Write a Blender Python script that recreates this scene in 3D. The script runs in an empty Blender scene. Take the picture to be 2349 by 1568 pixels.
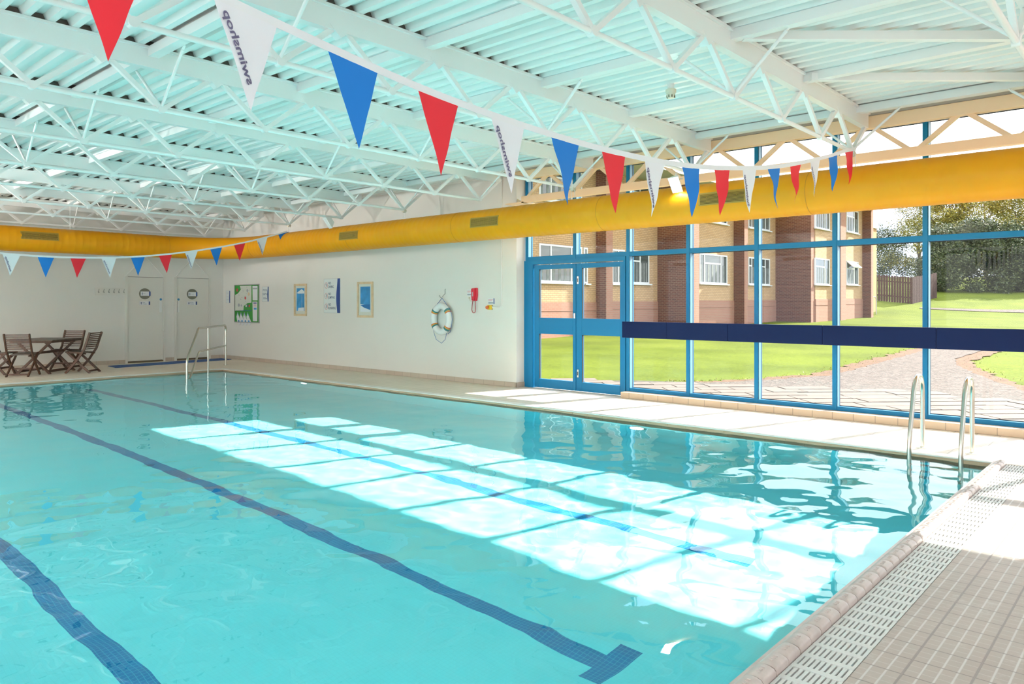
import bpy, bmesh, math, random
from mathutils import Vector, Matrix, noise
S = bpy.context.scene
COL = S.collection
random.seed(7)
PI = math.pi

# ---------------------------------------------------------------- camera, sky, sun, exposure
HEAD = math.atan(1905.5 / 1710.5)            # view direction, measured from +Y towards +X
FW = Vector((math.sin(HEAD), math.cos(HEAD), 0))
RT = Vector((math.cos(HEAD), -math.sin(HEAD), 0))
cam_d = bpy.data.cameras.new('camera')
cam = bpy.data.objects.new('camera', cam_d)
COL.objects.link(cam)
cam.location = (0, 0, 1.45)
cam.rotation_euler = (PI / 2, 0, -HEAD)
cam_d.sensor_width = 36
cam_d.lens = 36 * 1710.5 / 2349
cam_d.shift_y = -89 / 2349
cam_d.clip_end = 800
S.camera = cam
S.view_settings.view_transform = 'Standard'
S.view_settings.look = 'None'
S.view_settings.gamma = 1
S.view_settings.exposure = 1.08
S.view_settings.use_curve_mapping = False
S.cycles.use_denoising = True
S.cycles.max_bounces = 10
S.cycles.diffuse_bounces = 5
S.cycles.adaptive_threshold = .02
S.cycles.transparent_max_bounces = 16
S.cycles.sample_clamp_indirect = 6

W = bpy.data.worlds.new('sky'); S.world = W; W.use_nodes = True
wn = W.node_tree; wn.nodes.clear()
wo = wn.nodes.new('ShaderNodeOutputWorld'); bg = wn.nodes.new('ShaderNodeBackground')
tc = wn.nodes.new('ShaderNodeTexCoord'); nz = wn.nodes.new('ShaderNodeTexNoise')
nz.inputs['Scale'].default_value = 2.2; nz.inputs['Detail'].default_value = 5
cr = wn.nodes.new('ShaderNodeValToRGB')
cr.color_ramp.elements[0].position = .38; cr.color_ramp.elements[0].color = (.62, .76, 1, 1)
cr.color_ramp.elements[1].position = .55; cr.color_ramp.elements[1].color = (1, 1, 1, 1)
wn.links.new(tc.outputs['Generated'], nz.inputs['Vector']); wn.links.new(nz.outputs[0], cr.inputs[0])
wn.links.new(cr.outputs[0], bg.inputs[0]); bg.inputs[1].default_value = 1.6
wn.links.new(bg.outputs[0], wo.inputs[0])

sun_d = bpy.data.lights.new('sun', 'SUN'); sun = bpy.data.objects.new('sun', sun_d)
COL.objects.link(sun)
sun_d.energy = 7.6; sun_d.angle = math.radians(.6); sun_d.color = (1, .93, .80)
sun_d.cycles.is_caustics_light = True
sun.location = (40, -12, 26)
sun.rotation_euler = Vector((-1, .31, -.65)).to_track_quat('-Z', 'Y').to_euler()

# ---------------------------------------------------------------- materials
def mat(name, col, rough=.5, metal=0, spec=.5, emit=None, estr=0, noise_amt=0, nscale=8, bump=0, bscale=40, coat=0):
    m = bpy.data.materials.new(name); m.use_nodes = True
    nt = m.node_tree; p = nt.nodes['Principled BSDF']
    p.inputs['Base Color'].default_value = (*col, 1); p.inputs['Roughness'].default_value = rough
    p.inputs['Metallic'].default_value = metal; p.inputs['Specular IOR Level'].default_value = spec
    p.inputs['Coat Weight'].default_value = coat
    if emit:
        p.inputs['Emission Color'].default_value = (*emit, 1); p.inputs['Emission Strength'].default_value = estr
    if noise_amt or bump:
        t = nt.nodes.new('ShaderNodeTexCoord')
        if noise_amt:
            n = nt.nodes.new('ShaderNodeTexNoise'); n.inputs['Scale'].default_value = nscale; n.inputs['Detail'].default_value = 4
            r = nt.nodes.new('ShaderNodeValToRGB')
            r.color_ramp.elements[0].position = .3; r.color_ramp.elements[1].position = .7
            r.color_ramp.elements[0].color = (*[c * (1 - noise_amt) for c in col], 1)
            r.color_ramp.elements[1].color = (*[min(1, c * (1 + noise_amt)) for c in col], 1)
            nt.links.new(t.outputs['Object'], n.inputs['Vector']); nt.links.new(n.outputs[0], r.inputs[0])
            nt.links.new(r.outputs[0], p.inputs['Base Color'])
        if bump:
            n2 = nt.nodes.new('ShaderNodeTexNoise'); n2.inputs['Scale'].default_value = bscale; n2.inputs['Detail'].default_value = 3
            b = nt.nodes.new('ShaderNodeBump'); b.inputs['Strength'].default_value = bump; b.inputs['Distance'].default_value = .01
            nt.links.new(t.outputs['Object'], n2.inputs['Vector']); nt.links.new(n2.outputs[0], b.inputs['Height'])
            nt.links.new(b.outputs[0], p.inputs['Normal'])
    return m

def brickmat(name, c1, c2, mortar, bw, rh, ms, rough=.8, axes='xz', offset=.5, bump=.3, freq=2, nz_amt=0):
    """brick / tile pattern laid out in object space on the two given axes"""
    m = bpy.data.materials.new(name); m.use_nodes = True
    nt = m.node_tree; p = nt.nodes['Principled BSDF']; p.inputs['Roughness'].default_value = rough
    t = nt.nodes.new('ShaderNodeTexCoord'); sp = nt.nodes.new('ShaderNodeSeparateXYZ'); cb = nt.nodes.new('ShaderNodeCombineXYZ')
    nt.links.new(t.outputs['Object'], sp.inputs[0])
    if axes == 'wall':       # x+y run along the wall whichever way it faces
        a = nt.nodes.new('ShaderNodeMath'); a.operation = 'ADD'
        nt.links.new(sp.outputs[0], a.inputs[0]); nt.links.new(sp.outputs[1], a.inputs[1])
        nt.links.new(a.outputs[0], cb.inputs[0]); nt.links.new(sp.outputs[2], cb.inputs[1])
    else:
        nt.links.new(sp.outputs['xyz'.index(axes[0])], cb.inputs[0]); nt.links.new(sp.outputs['xyz'.index(axes[1])], cb.inputs[1])
    b = nt.nodes.new('ShaderNodeTexBrick'); b.offset = offset; b.offset_frequency = freq
    b.inputs['Scale'].default_value = 1; b.inputs['Brick Width'].default_value = bw; b.inputs['Row Height'].default_value = rh
    b.inputs['Mortar Size'].default_value = ms; b.inputs['Mortar Smooth'].default_value = .1; b.inputs['Bias'].default_value = 0
    b.inputs['Color1'].default_value = (*c1, 1); b.inputs['Color2'].default_value = (*c2, 1); b.inputs['Mortar'].default_value = (*mortar, 1)
    nt.links.new(cb.outputs[0], b.inputs['Vector'])
    out = b.outputs['Color']
    if nz_amt:
        n = nt.nodes.new('ShaderNodeTexNoise'); n.inputs['Scale'].default_value = 1.3; n.inputs['Detail'].default_value = 5
        nt.links.new(t.outputs['Object'], n.inputs['Vector'])
        mx = nt.nodes.new('ShaderNodeMixRGB'); mx.blend_type = 'MULTIPLY'; mx.inputs[0].default_value = nz_amt
        nt.links.new(out, mx.inputs[1]); nt.links.new(n.outputs[0], mx.inputs[2]); out = mx.outputs[0]
    nt.links.new(out, p.inputs['Base Color'])
    bm_ = nt.nodes.new('ShaderNodeBump'); bm_.inputs['Strength'].default_value = bump; bm_.inputs['Distance'].default_value = .004; bm_.invert = True
    nt.links.new(b.outputs['Fac'], bm_.inputs['Height']); nt.links.new(bm_.outputs[0], p.inputs['Normal'])
    return m

def glassmat(name, refl=1.45, tint=(1, 1, 1)):
    m = bpy.data.materials.new(name); m.use_nodes = True; nt = m.node_tree; nt.nodes.clear()
    o = nt.nodes.new('ShaderNodeOutputMaterial'); t = nt.nodes.new('ShaderNodeBsdfTransparent'); t.inputs[0].default_value = (*tint, 1)
    g = nt.nodes.new('ShaderNodeBsdfGlossy'); g.inputs['Roughness'].default_value = 0
    f = nt.nodes.new('ShaderNodeFresnel'); f.inputs[0].default_value = refl; x = nt.nodes.new('ShaderNodeMixShader')
    nt.links.new(f.outputs[0], x.inputs[0]); nt.links.new(t.outputs[0], x.inputs[1]); nt.links.new(g.outputs[0], x.inputs[2])
    nt.links.new(x.outputs[0], o.inputs[0]); return m

M = {}
M['wall'] = mat('painted_wall', (.83, .81, .76), .7, bump=.15, bscale=120, noise_amt=.02, nscale=.6)
M['white'] = mat('white_steel_paint', (.87, .87, .85), .35)
M['cream'] = mat('white_steel_duct_bounce', (.88, .71, .48), .45)  # white steel with the duct's warm bounce put into its colour
M['deck_metal'] = mat('white_roof_sheet', (.84, .86, .84), .38)
M['dark'] = mat('dark_void', (.05, .045, .04), .8)
M['filler'] = mat('flute_filler_foam', (.13, .105, .09), .9)
M['yellow'] = mat('yellow_duct_paint', (.80, .335, .004), .42, spec=.3, noise_amt=.03, nscale=2)
M['seam'] = mat('duct_joint', (.58, .25, .01), .5)
M['grille'] = mat('duct_grille', (.42, .26, .04), .5)
M['slot'] = mat('grille_slot', (.10, .06, .01), .7)
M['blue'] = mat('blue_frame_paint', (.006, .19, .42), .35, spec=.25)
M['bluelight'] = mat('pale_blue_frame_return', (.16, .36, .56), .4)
M['navy'] = mat('navy_board', (.006, .016, .075), .6, spec=.15)
M['steel'] = mat('brushed_steel', (.62, .60, .55), .22, metal=1)
M['steeldark'] = mat('dull_steel', (.45, .45, .42), .4, metal=1)
M['wood'] = mat('dark_stained_wood', (.085, .036, .018), .45, noise_amt=.35, nscale=30)
M['woodgrey'] = mat('weathered_table_wood', (.13, .10, .08), .5, noise_amt=.3, nscale=20)
M['mat_blue'] = mat('blue_matting', (.05, .12, .33), .8, bump=.5, bscale=150)
M['red'] = mat('red_flag_cloth', (.86, .022, .04), .7)
M['flagblue'] = mat('blue_flag_cloth', (.005, .20, .66), .7)
M['flagwhite'] = mat('white_flag_cloth', (.86, .86, .90), .7)
M['tape'] = mat('white_tape', (.86, .86, .88), .7)
M['flagtext'] = mat('grey_violet_print', (.30, .27, .42), .7)
M['paper'] = mat('white_sign_board', (.80, .84, .82), .4)
M['paper2'] = mat('white_paper', (.85, .85, .87), .6)
M['signblue'] = mat('sign_navy', (.02, .06, .25), .4)
M['signtext'] = mat('sign_grey_text', (.10, .15, .24), .5)
M['signline'] = mat('sign_outline', (.40, .42, .46), .5)
M['redtext'] = mat('sign_red', (.65, .06, .06), .5)
M['green'] = mat('notice_green', (.05, .30, .05), .8)
M['alu'] = mat('aluminium_trim', (.5, .5, .5), .35, metal=1)
M['frameoak'] = mat('pale_oak_frame', (.74, .57, .36), .5, noise_amt=.12, nscale=12)
M['mount'] = mat('picture_mount', (.72, .74, .66), .7)
M['sea'] = mat('print_blue', (.04, .28, .60), .6, noise_amt=.2, nscale=6)
M['sea2'] = mat('print_deep_blue', (.02, .16, .44), .6)
M['printwhite'] = mat('print_white', (.80, .85, .88), .7)
M['buoy'] = mat('white_buoy_shell', (.86, .88, .87), .35)
M['orange'] = mat('orange_band', (.75, .16, .03), .5)
M['teal'] = mat('teal_band', (.03, .22, .24), .5)
M['band_y'] = mat('yellow_band', (.7, .45, .05), .5)
M['rope'] = mat('blue_rope', (.05, .15, .40), .7)
M['phone'] = mat('red_phone_plastic', (.70, .02, .05), .3)
M['phonewin'] = mat('phone_keypad', (.62, .40, .42), .4)
M['cordred'] = mat('red_cord', (.42, .10, .11), .5)
M['btn_y'] = mat('yellow_box', (.85, .60, .03), .4)
M['plastic'] = mat('cream_plastic', (.72, .64, .50), .4)
M['whitepl'] = mat('white_plastic', (.85, .85, .83), .4)
M['door'] = mat('door_paint', (.80, .78, .72), .5)
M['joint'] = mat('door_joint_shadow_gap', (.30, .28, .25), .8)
M['gapbrown'] = mat('brown_threshold', (.16, .12, .07), .7)
M['viewglass'] = mat('frosted_vision_panel', (.22, .21, .16), .25)
M['blob'] = mat('blue_disc', (.05, .26, .52), .5)
M['diffuser'] = mat('lamp_face', (1, 1, 1), .4, emit=(1, .97, .92), estr=6)
M['lens'] = mat('underwater_lamp_lens', (.95, .95, .9), .3, emit=(1, .98, .92), estr=2.5)
M['grating'] = mat('white_overflow_grating', (.72, .71, .69), .5)
M['channel'] = mat('gutter_channel', (.40, .32, .27), .7)
M['coping'] = mat('glazed_lip_tile', (.58, .48, .45), .35, noise_amt=.08, nscale=14)
M['edge'] = mat('pale_edge_tile', (.86, .83, .78), .4)
M['edgetan'] = mat('tan_edge_underside', (.60, .42, .28), .6)
M['glass'] = glassmat('window_glass', 1.36, (.97, .985, .98))
M['skirt'] = brickmat('skirting_tile', (.60, .50, .41), (.56, .46, .38), (.40, .33, .27), .25, 2., .004, .5, axes='wall', bump=.2)
M['curb'] = brickmat('curb_tile', (.72, .55, .40), (.70, .53, .38), (.45, .33, .24), .25, 2., .005, .4, axes='wall', bump=.2)
# outdoors
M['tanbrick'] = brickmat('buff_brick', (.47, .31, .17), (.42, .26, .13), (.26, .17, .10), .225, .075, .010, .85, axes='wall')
M['shadebrick'] = brickmat('shade_toned_red_brick', (.13, .040, .026), (.085, .028, .022), (.18, .11, .075), .225, .075, .010, .85, axes='wall')  # pier brick, darkened so the shade of the flanks is in its colour
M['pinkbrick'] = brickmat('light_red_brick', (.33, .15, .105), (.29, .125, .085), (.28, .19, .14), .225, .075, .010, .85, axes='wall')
M['upvc'] = mat('white_window_frame', (.60, .62, .64), .35)
M['curtain'] = mat('pale_curtain', (.16, .18, .18), .8, noise_amt=.25, nscale=5)
M['farglass'] = mat('house_window_pane', (.04, .06, .06), .08, spec=1)
M['fascia'] = mat('roof_fascia', (.45, .45, .45), .6)
M['render'] = mat('ochre_render', (.42, .24, .10), .8)
M['fence'] = mat('dark_red_fence_board', (.050, .018, .018), .7, noise_amt=.3, nscale=9)
M['bark'] = mat('tree_bark', (.16, .12, .08), .9, noise_amt=.3)
M['earth'] = mat('bare_earth', (.115, .055, .026), .95, noise_amt=.45, nscale=9, bump=1, bscale=30)
M['slab'] = mat('paving_slab', (.145, .118, .104), .9, noise_amt=.16, nscale=5, bump=.4, bscale=40)
M['moss'] = mat('mossy_joint', (.07, .062, .045), .95, noise_amt=.5, nscale=14)

def leafmat(name, a, b):
    m = bpy.data.materials.new(name); m.use_nodes = True; nt = m.node_tree; p = nt.nodes['Principled BSDF']
    p.inputs['Roughness'].default_value = .6
    g = nt.nodes.new('ShaderNodeNewGeometry'); r = nt.nodes.new('ShaderNodeValToRGB')
    r.color_ramp.elements[0].color = (*a, 1); r.color_ramp.elements[1].color = (*b, 1)
    nt.links.new(g.outputs['Random Per Island'], r.inputs[0]); nt.links.new(r.outputs[0], p.inputs['Base Color'])
    return m
M['leaf'] = leafmat('olive_leaves', (.05, .075, .015), (.42, .36, .07))
M['leafdark'] = leafmat('dark_green_leaves', (.02, .04, .014), (.10, .12, .035))

# grass with mown variation
def grassmat():
    m = bpy.data.materials.new('mown_grass'); m.use_nodes = True; nt = m.node_tree; p = nt.nodes['Principled BSDF']
    p.inputs['Roughness'].default_value = .9; p.inputs['Specular IOR Level'].default_value = .1
    t = nt.nodes.new('ShaderNodeTexCoord')
    n1 = nt.nodes.new('ShaderNodeTexNoise'); n1.inputs['Scale'].default_value = .45; n1.inputs['Detail'].default_value = 6
    n2 = nt.nodes.new('ShaderNodeTexNoise'); n2.inputs['Scale'].default_value = 16; n2.inputs['Detail'].default_value = 8; n2.inputs['Roughness'].default_value = .7
    r1 = nt.nodes.new('ShaderNodeValToRGB'); r2 = nt.nodes.new('ShaderNodeValToRGB')
    r1.color_ramp.elements[0].position = .35; r1.color_ramp.elements[0].color = (.10, .135, .012, 1)
    r1.color_ramp.elements[1].position = .65; r1.color_ramp.elements[1].color = (.15, .19, .018, 1)
    r2.color_ramp.elements[0].position = .32; r2.color_ramp.elements[0].color = (.45, .5, .4, 1)
    r2.color_ramp.elements[1].position = .58; r2.color_ramp.elements[1].color = (1, 1, 1, 1)
    mx = nt.nodes.new('ShaderNodeMixRGB'); mx.blend_type = 'MULTIPLY'; mx.inputs[0].default_value = 1
    nt.links.new(t.outputs['Object'], n1.inputs['Vector']); nt.links.new(t.outputs['Object'], n2.inputs['Vector'])
    nt.links.new(n1.outputs[0], r1.inputs[0]); nt.links.new(n2.outputs[0], r2.inputs[0])
    nt.links.new(r1.outputs[0], mx.inputs[1]); nt.links.new(r2.outputs[0], mx.inputs[2]); nt.links.new(mx.outputs[0], p.inputs['Base Color'])
    b = nt.nodes.new('ShaderNodeBump'); b.inputs['Strength'].default_value = .5; b.inputs['Distance'].default_value = .03
    nt.links.new(n2.outputs[0], b.inputs['Height']); nt.links.new(b.outputs[0], p.inputs['Normal'])
    return m
M['grass'] = grassmat()
def gravelmat():
    m = bpy.data.materials.new('crushed_gravel'); m.use_nodes = True; nt = m.node_tree; p = nt.nodes['Principled BSDF']
    p.inputs['Roughness'].default_value = .95
    t = nt.nodes.new('ShaderNodeTexCoord'); v = nt.nodes.new('ShaderNodeTexVoronoi'); v.inputs['Scale'].default_value = 22
    r = nt.nodes.new('ShaderNodeValToRGB'); r.color_ramp.elements[0].color = (.035, .027, .024, 1); r.color_ramp.elements[1].color = (.17, .135, .12, 1)
    nt.links.new(t.outputs['Object'], v.inputs['Vector']); nt.links.new(v.outputs['Color'], r.inputs[0]); nt.links.new(r.outputs[0], p.inputs['Base Color'])
    b = nt.nodes.new('ShaderNodeBump'); b.inputs['Strength'].default_value = .9; b.inputs['Distance'].default_value = .02
    nt.links.new(v.outputs['Distance'], b.inputs['Height']); nt.links.new(b.outputs[0], p.inputs['Normal'])
    return m
M['gravel'] = gravelmat()

# studded deck tile: joints + raised studs with pale wear lines, built from object-space maths
def decktile(name='shade_toned_deck_tile', c0=(.44, .355, .315, 1), c1=(.52, .425, .38, 1), cl=(.70, .64, .61, 1), stn=.85, cj=(.25, .19, .17, 1)):
    m = bpy.data.materials.new(name); m.use_nodes = True; nt = m.node_tree; p = nt.nodes['Principled BSDF']
    N = nt.nodes; L = nt.links
    t = N.new('ShaderNodeTexCoord'); sp = N.new('ShaderNodeSeparateXYZ'); L.new(t.outputs['Object'], sp.inputs[0])
    def mth(op, a, b=None):
        n = N.new('ShaderNodeMath'); n.operation = op
        for i, v in enumerate((a, b)):
            if v is None: continue
            if isinstance(v, (int, float)): n.inputs[i].default_value = v
            else: L.new(v, n.inputs[i])
        return n.outputs[0]
    def line(src, off, pitch, wid):       # 1 on a line of the given width, else 0
        a = mth('ADD', src, off); f = mth('FRACT', mth('DIVIDE', a, pitch)); d = mth('MULTIPLY', mth('MINIMUM', f, mth('SUBTRACT', 1, f)), pitch)
        n = N.new('ShaderNodeMapRange'); n.clamp = True
        L.new(d, n.inputs[0]); n.inputs[1].default_value = wid * .35; n.inputs[2].default_value = wid * .75; n.inputs[3].default_value = 1; n.inputs[4].default_value = 0
        return n.outputs[0]
    x, y = sp.outputs[0], sp.outputs[1]
    joint = mth('MAXIMUM', line(x, -4.594 + .156 * 60, .156, .006), line(y, -.597 + .217 * 60, .217, .008))
    stud = mth('MAXIMUM', mth('MULTIPLY', line(x, -4.594 + .156 * 60, .052, .006), .35), line(y, -.597 + .217 * 60, .05425, .0075))
    nz_ = N.new('ShaderNodeTexNoise'); nz_.inputs['Scale'].default_value = 3.5; nz_.inputs['Detail'].default_value = 8; nz_.inputs['Roughness'].default_value = .75
    L.new(t.outputs['Object'], nz_.inputs['Vector'])
    wr = N.new('ShaderNodeValToRGB'); wr.color_ramp.elements[0].position = .55; wr.color_ramp.elements[1].position = .66
    L.new(nz_.outputs[0], wr.inputs[0])
    n3 = N.new('ShaderNodeTexNoise'); n3.inputs['Scale'].default_value = 1.1; L.new(t.outputs['Object'], n3.inputs['Vector'])
    base = N.new('ShaderNodeValToRGB'); base.color_ramp.elements[0].color = c0; base.color_ramp.elements[1].color = c1
    base.color_ramp.elements[0].position = .35; base.color_ramp.elements[1].position = .65
    L.new(n3.outputs[0], base.inputs[0])
    def mix(fac, a, b):
        n = N.new('ShaderNodeMixRGB'); L.new(fac, n.inputs[0])
        if isinstance(a, tuple): n.inputs[1].default_value = a
        else: L.new(a, n.inputs[1])
        if isinstance(b, tuple): n.inputs[2].default_value = b
        else: L.new(b, n.inputs[2])
        return n.outputs[0]
    c = mix(mth('MULTIPLY', stud, stn), base.outputs[0], cl)
    c = mix(mth('MULTIPLY', wr.outputs[0], .5 * stn), c, cl)
    c = mix(mth('MULTIPLY', joint, .8), c, cj)
    L.new(c, p.inputs['Base Color']); p.inputs['Roughness'].default_value = .5
    h = mth('SUBTRACT', mth('MULTIPLY', stud, -1), joint)
    b = N.new('ShaderNodeBump'); b.inputs['Strength'].default_value = .4; b.inputs['Distance'].default_value = .002
    L.new(h, b.inputs['Height']); L.new(b.outputs[0], p.inputs['Normal'])
    return m
M['decktile'] = decktile()  # near deck: same tile, its colour darkened for the shade there
M['creamtile'] = decktile('cream_deck_tile', (.80, .715, .60, 1), (.86, .77, .66, 1), (.86, .80, .72, 1), .3, (.52, .44, .36, 1))

# pool lining: pale turquoise mosaic, with three dark blue lane lines set into the floor
def pooltile():
    m = bpy.data.materials.new('pool_mosaic'); m.use_nodes = True; nt = m.node_tree; p = nt.nodes['Principled BSDF']
    N = nt.nodes; L = nt.links
    t = N.new('ShaderNodeTexCoord'); sp = N.new('ShaderNodeSeparateXYZ'); L.new(t.outputs['Object'], sp.inputs[0])
    x, y, z = sp.outputs
    def mth(op, a, b=None):
        n = N.new('ShaderNodeMath'); n.operation = op
        for i, v in enumerate((a, b)):
            if v is None: continue
            if isinstance(v, (int, float)): n.inputs[i].default_value = v
            else: L.new(v, n.inputs[i])
        return n.outputs[0]
    def grid(src, off, pitch, wid):
        f = mth('FRACT', mth('DIVIDE', mth('ADD', src, off), pitch)); d = mth('MULTIPLY', mth('MINIMUM', f, mth('SUBTRACT', 1, f)), pitch)
        return mth('LESS_THAN', d, wid * .5)
    def within(src, c, half): return mth('LESS_THAN', mth('ABSOLUTE', mth('SUBTRACT', src, c)), half)
    lane = mth('MAXIMUM', mth('MAXIMUM', within(x, 1.56, .068), within(x, 3.37, .068)), within(x, 5.08, .068))
    lane = mth('MULTIPLY', lane, within(y, 8.7, 6.43))
    tee = mth('MULTIPLY', mth('MAXIMUM', within(x, 3.37, .20), within(x, 1.56, .20)), mth('MAXIMUM', within(y, 2.30, .068), within(y, 15.1, .068)))
    lane = mth('MULTIPLY', mth('MAXIMUM', lane, tee), mth('LESS_THAN', z, -1.0))
    g = mth('MAXIMUM', grid(x, 10.002, .0272, .0032), grid(y, 10, .0272, .0032))
    n = N.new('ShaderNodeTexNoise'); n.inputs['Scale'].default_value = .8; L.new(t.outputs['Object'], n.inputs['Vector'])
    base = N.new('ShaderNodeValToRGB'); base.color_ramp.elements[0].color = (.20, .74, .83, 1); base.color_ramp.elements[1].color = (.25, .81, .88, 1)
    L.new(n.outputs[0], base.inputs[0])
    def mix(fac, a, b):
        q = N.new('ShaderNodeMixRGB'); L.new(fac, q.inputs[0])
        for i, v in ((1, a), (2, b)):
            if isinstance(v, tuple): q.inputs[i].default_value = v
            else: L.new(v, q.inputs[i])
        return q.outputs[0]
    light = mix(mth('MULTIPLY', g, .09), base.outputs[0], (.10, .45, .50, 1))
    dark = mix(mth('MULTIPLY', g, .6), (.006, .16, .42, 1), (.09, .44, .60, 1))
    L.new(mix(lane, light, dark), p.inputs['Base Color']); p.inputs['Roughness'].default_value = .5
    return m
M['pool'] = pooltile()
wm = bpy.data.materials.new('pool_water_surface'); wm.use_nodes = True; nt = wm.node_tree; nt.nodes.clear()
o_ = nt.nodes.new('ShaderNodeOutputMaterial'); g_ = nt.nodes.new('ShaderNodeBsdfGlass'); g_.inputs['IOR'].default_value = 1.333
g_.inputs['Roughness'].default_value = 0; g_.inputs['Color'].default_value = (.88, 1, 1, 1); nt.links.new(g_.outputs[0], o_.inputs[0])
M['water'] = wm

# ---------------------------------------------------------------- mesh helpers
class MB:
    def __init__(s): s.v = []; s.f = []; s.mi = []; s.cur = 0
    def mat(s, i): s.cur = i; return s
    def add(s, vs, fs):
        n = len(s.v); s.v += [tuple(v) for v in vs]
        for f in fs: s.f.append([n + i for i in f]); s.mi.append(s.cur)
        return s
    def box(s, x0, x1, y0, y1, z0, z1):
        return s.add([(x0, y0, z0), (x1, y0, z0), (x1, y1, z0), (x0, y1, z0), (x0, y0, z1), (x1, y0, z1), (x1, y1, z1), (x0, y1, z1)],
                     [(3, 2, 1, 0), (4, 5, 6, 7), (0, 1, 5, 4), (1, 2, 6, 5), (2, 3, 7, 6), (3, 0, 4, 7)])
    def obox(s, c, ax, ay, az):              # centre and three half-axis vectors
        c, ax, ay, az = map(Vector, (c, ax, ay, az)); vs = []
        for k in (-1, 1):
            for i, j in ((-1, -1), (1, -1), (1, 1), (-1, 1)): vs.append(c + ax * i + ay * j + az * k)
        return s.add(vs, [(3, 2, 1, 0), (4, 5, 6, 7), (0, 1, 5, 4), (1, 2, 6, 5), (2, 3, 7, 6), (3, 0, 4, 7)])
    def bar(s, a, b, w, h, up=(0, 0, 1)):    # w across, h along "up"
        a, b = Vector(a), Vector(b); d = b - a; dn = d.normalized(); side = dn.cross(Vector(up))
        if side.length < 1e-4: side = dn.cross(Vector((1, 0, 0)))
        side.normalize(); u = side.cross(dn)
        return s.obox((a + b) / 2, d / 2, side * w / 2, u * h / 2)
    def tube(s, pts, r, n=10, caps=True, closed=False):
        pts = [Vector(p) for p in pts]; rings = []; m = len(pts); prev = None
        for i, p in enumerate(pts):
            if closed: d = pts[(i + 1) % m] - pts[i - 1]
            else: d = pts[min(i + 1, m - 1)] - pts[max(i - 1, 0)]
            d.normalize()
            if prev is None:
                a = Vector((0, 0, 1)) if abs(d.z) < .9 else Vector((1, 0, 0)); u = d.cross(a).normalized()
            else: u = (prev - d * prev.dot(d)).normalized()
            prev = u; w = d.cross(u); rr = r[i] if isinstance(r, (list, tuple)) else r
            rings.append([p + (u * math.cos(t) + w * math.sin(t)) * rr for t in [2 * PI * k / n for k in range(n)]])
        vs = [v for ring in rings for v in ring]; fs = []
        for i in range(m if closed else m - 1):
            j = (i + 1) % m
            for k in range(n): fs.append((i * n + k, i * n + (k + 1) % n, j * n + (k + 1) % n, j * n + k))
        if caps and not closed: fs.append(tuple(range(n))[::-1]); fs.append(tuple((m - 1) * n + k for k in range(n)))
        return s.add(vs, fs)
    def prism(s, poly, ext):                 # planar polygon pushed along ext
        ext = Vector(ext); a = [Vector(p) for p in poly]; n = len(a)
        return s.add(a + [p + ext for p in a], [tuple(range(n))[::-1], tuple(range(n, 2 * n))] + [(i, (i + 1) % n, n + (i + 1) % n, n + i) for i in range(n)])
    def disc(s, c, nrm, r, t, n=24):
        c, nrm = Vector(c), Vector(nrm).normalized(); a = Vector((0, 0, 1)) if abs(nrm.z) < .9 else Vector((1, 0, 0))
        u = nrm.cross(a).normalized(); w = nrm.cross(u)
        return s.prism([c + (u * math.cos(q) + w * math.sin(q)) * r for q in [2 * PI * k / n for k in range(n)]], nrm * t)
    def build(s, name, mats, parent=None, smooth=False, bevel=0, recalc=True):
        me = bpy.data.meshes.new(name); off = Vector((0, 0, 0)); p = parent
        while p is not None: off += p.location; p = p.parent
        me.from_pydata([tuple(Vector(v) - off) for v in s.v], [], s.f)
        if not isinstance(mats, (list, tuple)): mats = [mats]
        for m in mats: me.materials.append(M[m] if isinstance(m, str) else m)
        for p_, i in zip(me.polygons, s.mi): p_.material_index = i; p_.use_smooth = smooth
        if recalc:
            b = bmesh.new(); b.from_mesh(me); bmesh.ops.recalc_face_normals(b, faces=b.faces); b.to_mesh(me); b.free()
        me.update()
        o = bpy.data.objects.new(name, me); COL.objects.link(o); o.parent = parent
        if bevel:
            q = o.modifiers.new('bevel', 'BEVEL'); q.width = bevel; q.segments = 2; q.limit_method = 'ANGLE'
        if smooth and hasattr(me, 'set_sharp_from_angle'): me.set_sharp_from_angle(angle=math.radians(50))
        return o

def tag(o, label, cat, group=None):
    o['label'] = label; o['category'] = cat
    if group: o['group'] = group
    return o
def thing(name, label, cat, loc=(0, 0, 0), group=None):
    o = bpy.data.objects.new(name, None); COL.objects.link(o); o.location = loc; o.empty_display_size = .2
    return tag(o, label, cat, group)
def struct(o): o['kind'] = 'structure'; return o
def sthing(name, loc=(0, 0, 0)):
    o = bpy.data.objects.new(name, None); COL.objects.link(o); o.location = loc; return struct(o)
def dup(root, loc, label, group=None):
    r = root.copy(); COL.objects.link(r); r.location = loc; r['label'] = label
    if group: r['group'] = group
    for ch in root.children:
        c = ch.copy(); COL.objects.link(c); c.parent = r
        for g in ch.children:
            d = g.copy(); COL.objects.link(d); d.parent = c
    return r
def textmesh(body, size, mtx, name, material, parent, ext=.0006, align='LEFT', bold=0, spacing=1, width=1):
    c = bpy.data.curves.new(name, 'FONT'); c.body = body; c.size = size; c.extrude = ext; c.align_x = align; c.offset = bold; c.space_character = spacing
    c.resolution_u = 3
    t = bpy.data.objects.new(name, c); COL.objects.link(t); dg = bpy.context.evaluated_depsgraph_get()
    me = bpy.data.meshes.new_from_object(t.evaluated_get(dg)); bpy.data.objects.remove(t); bpy.data.curves.remove(c)
    off = Vector((0, 0, 0)); p = parent
    while p is not None: off += p.location; p = p.parent
    me.transform(Matrix.Translation(-off) @ mtx @ Matrix.Diagonal((width, 1, 1, 1)))
    me.materials.clear(); me.materials.append(M[material]); o = bpy.data.objects.new(name, me); COL.objects.link(o); o.parent = parent
    return o
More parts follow.
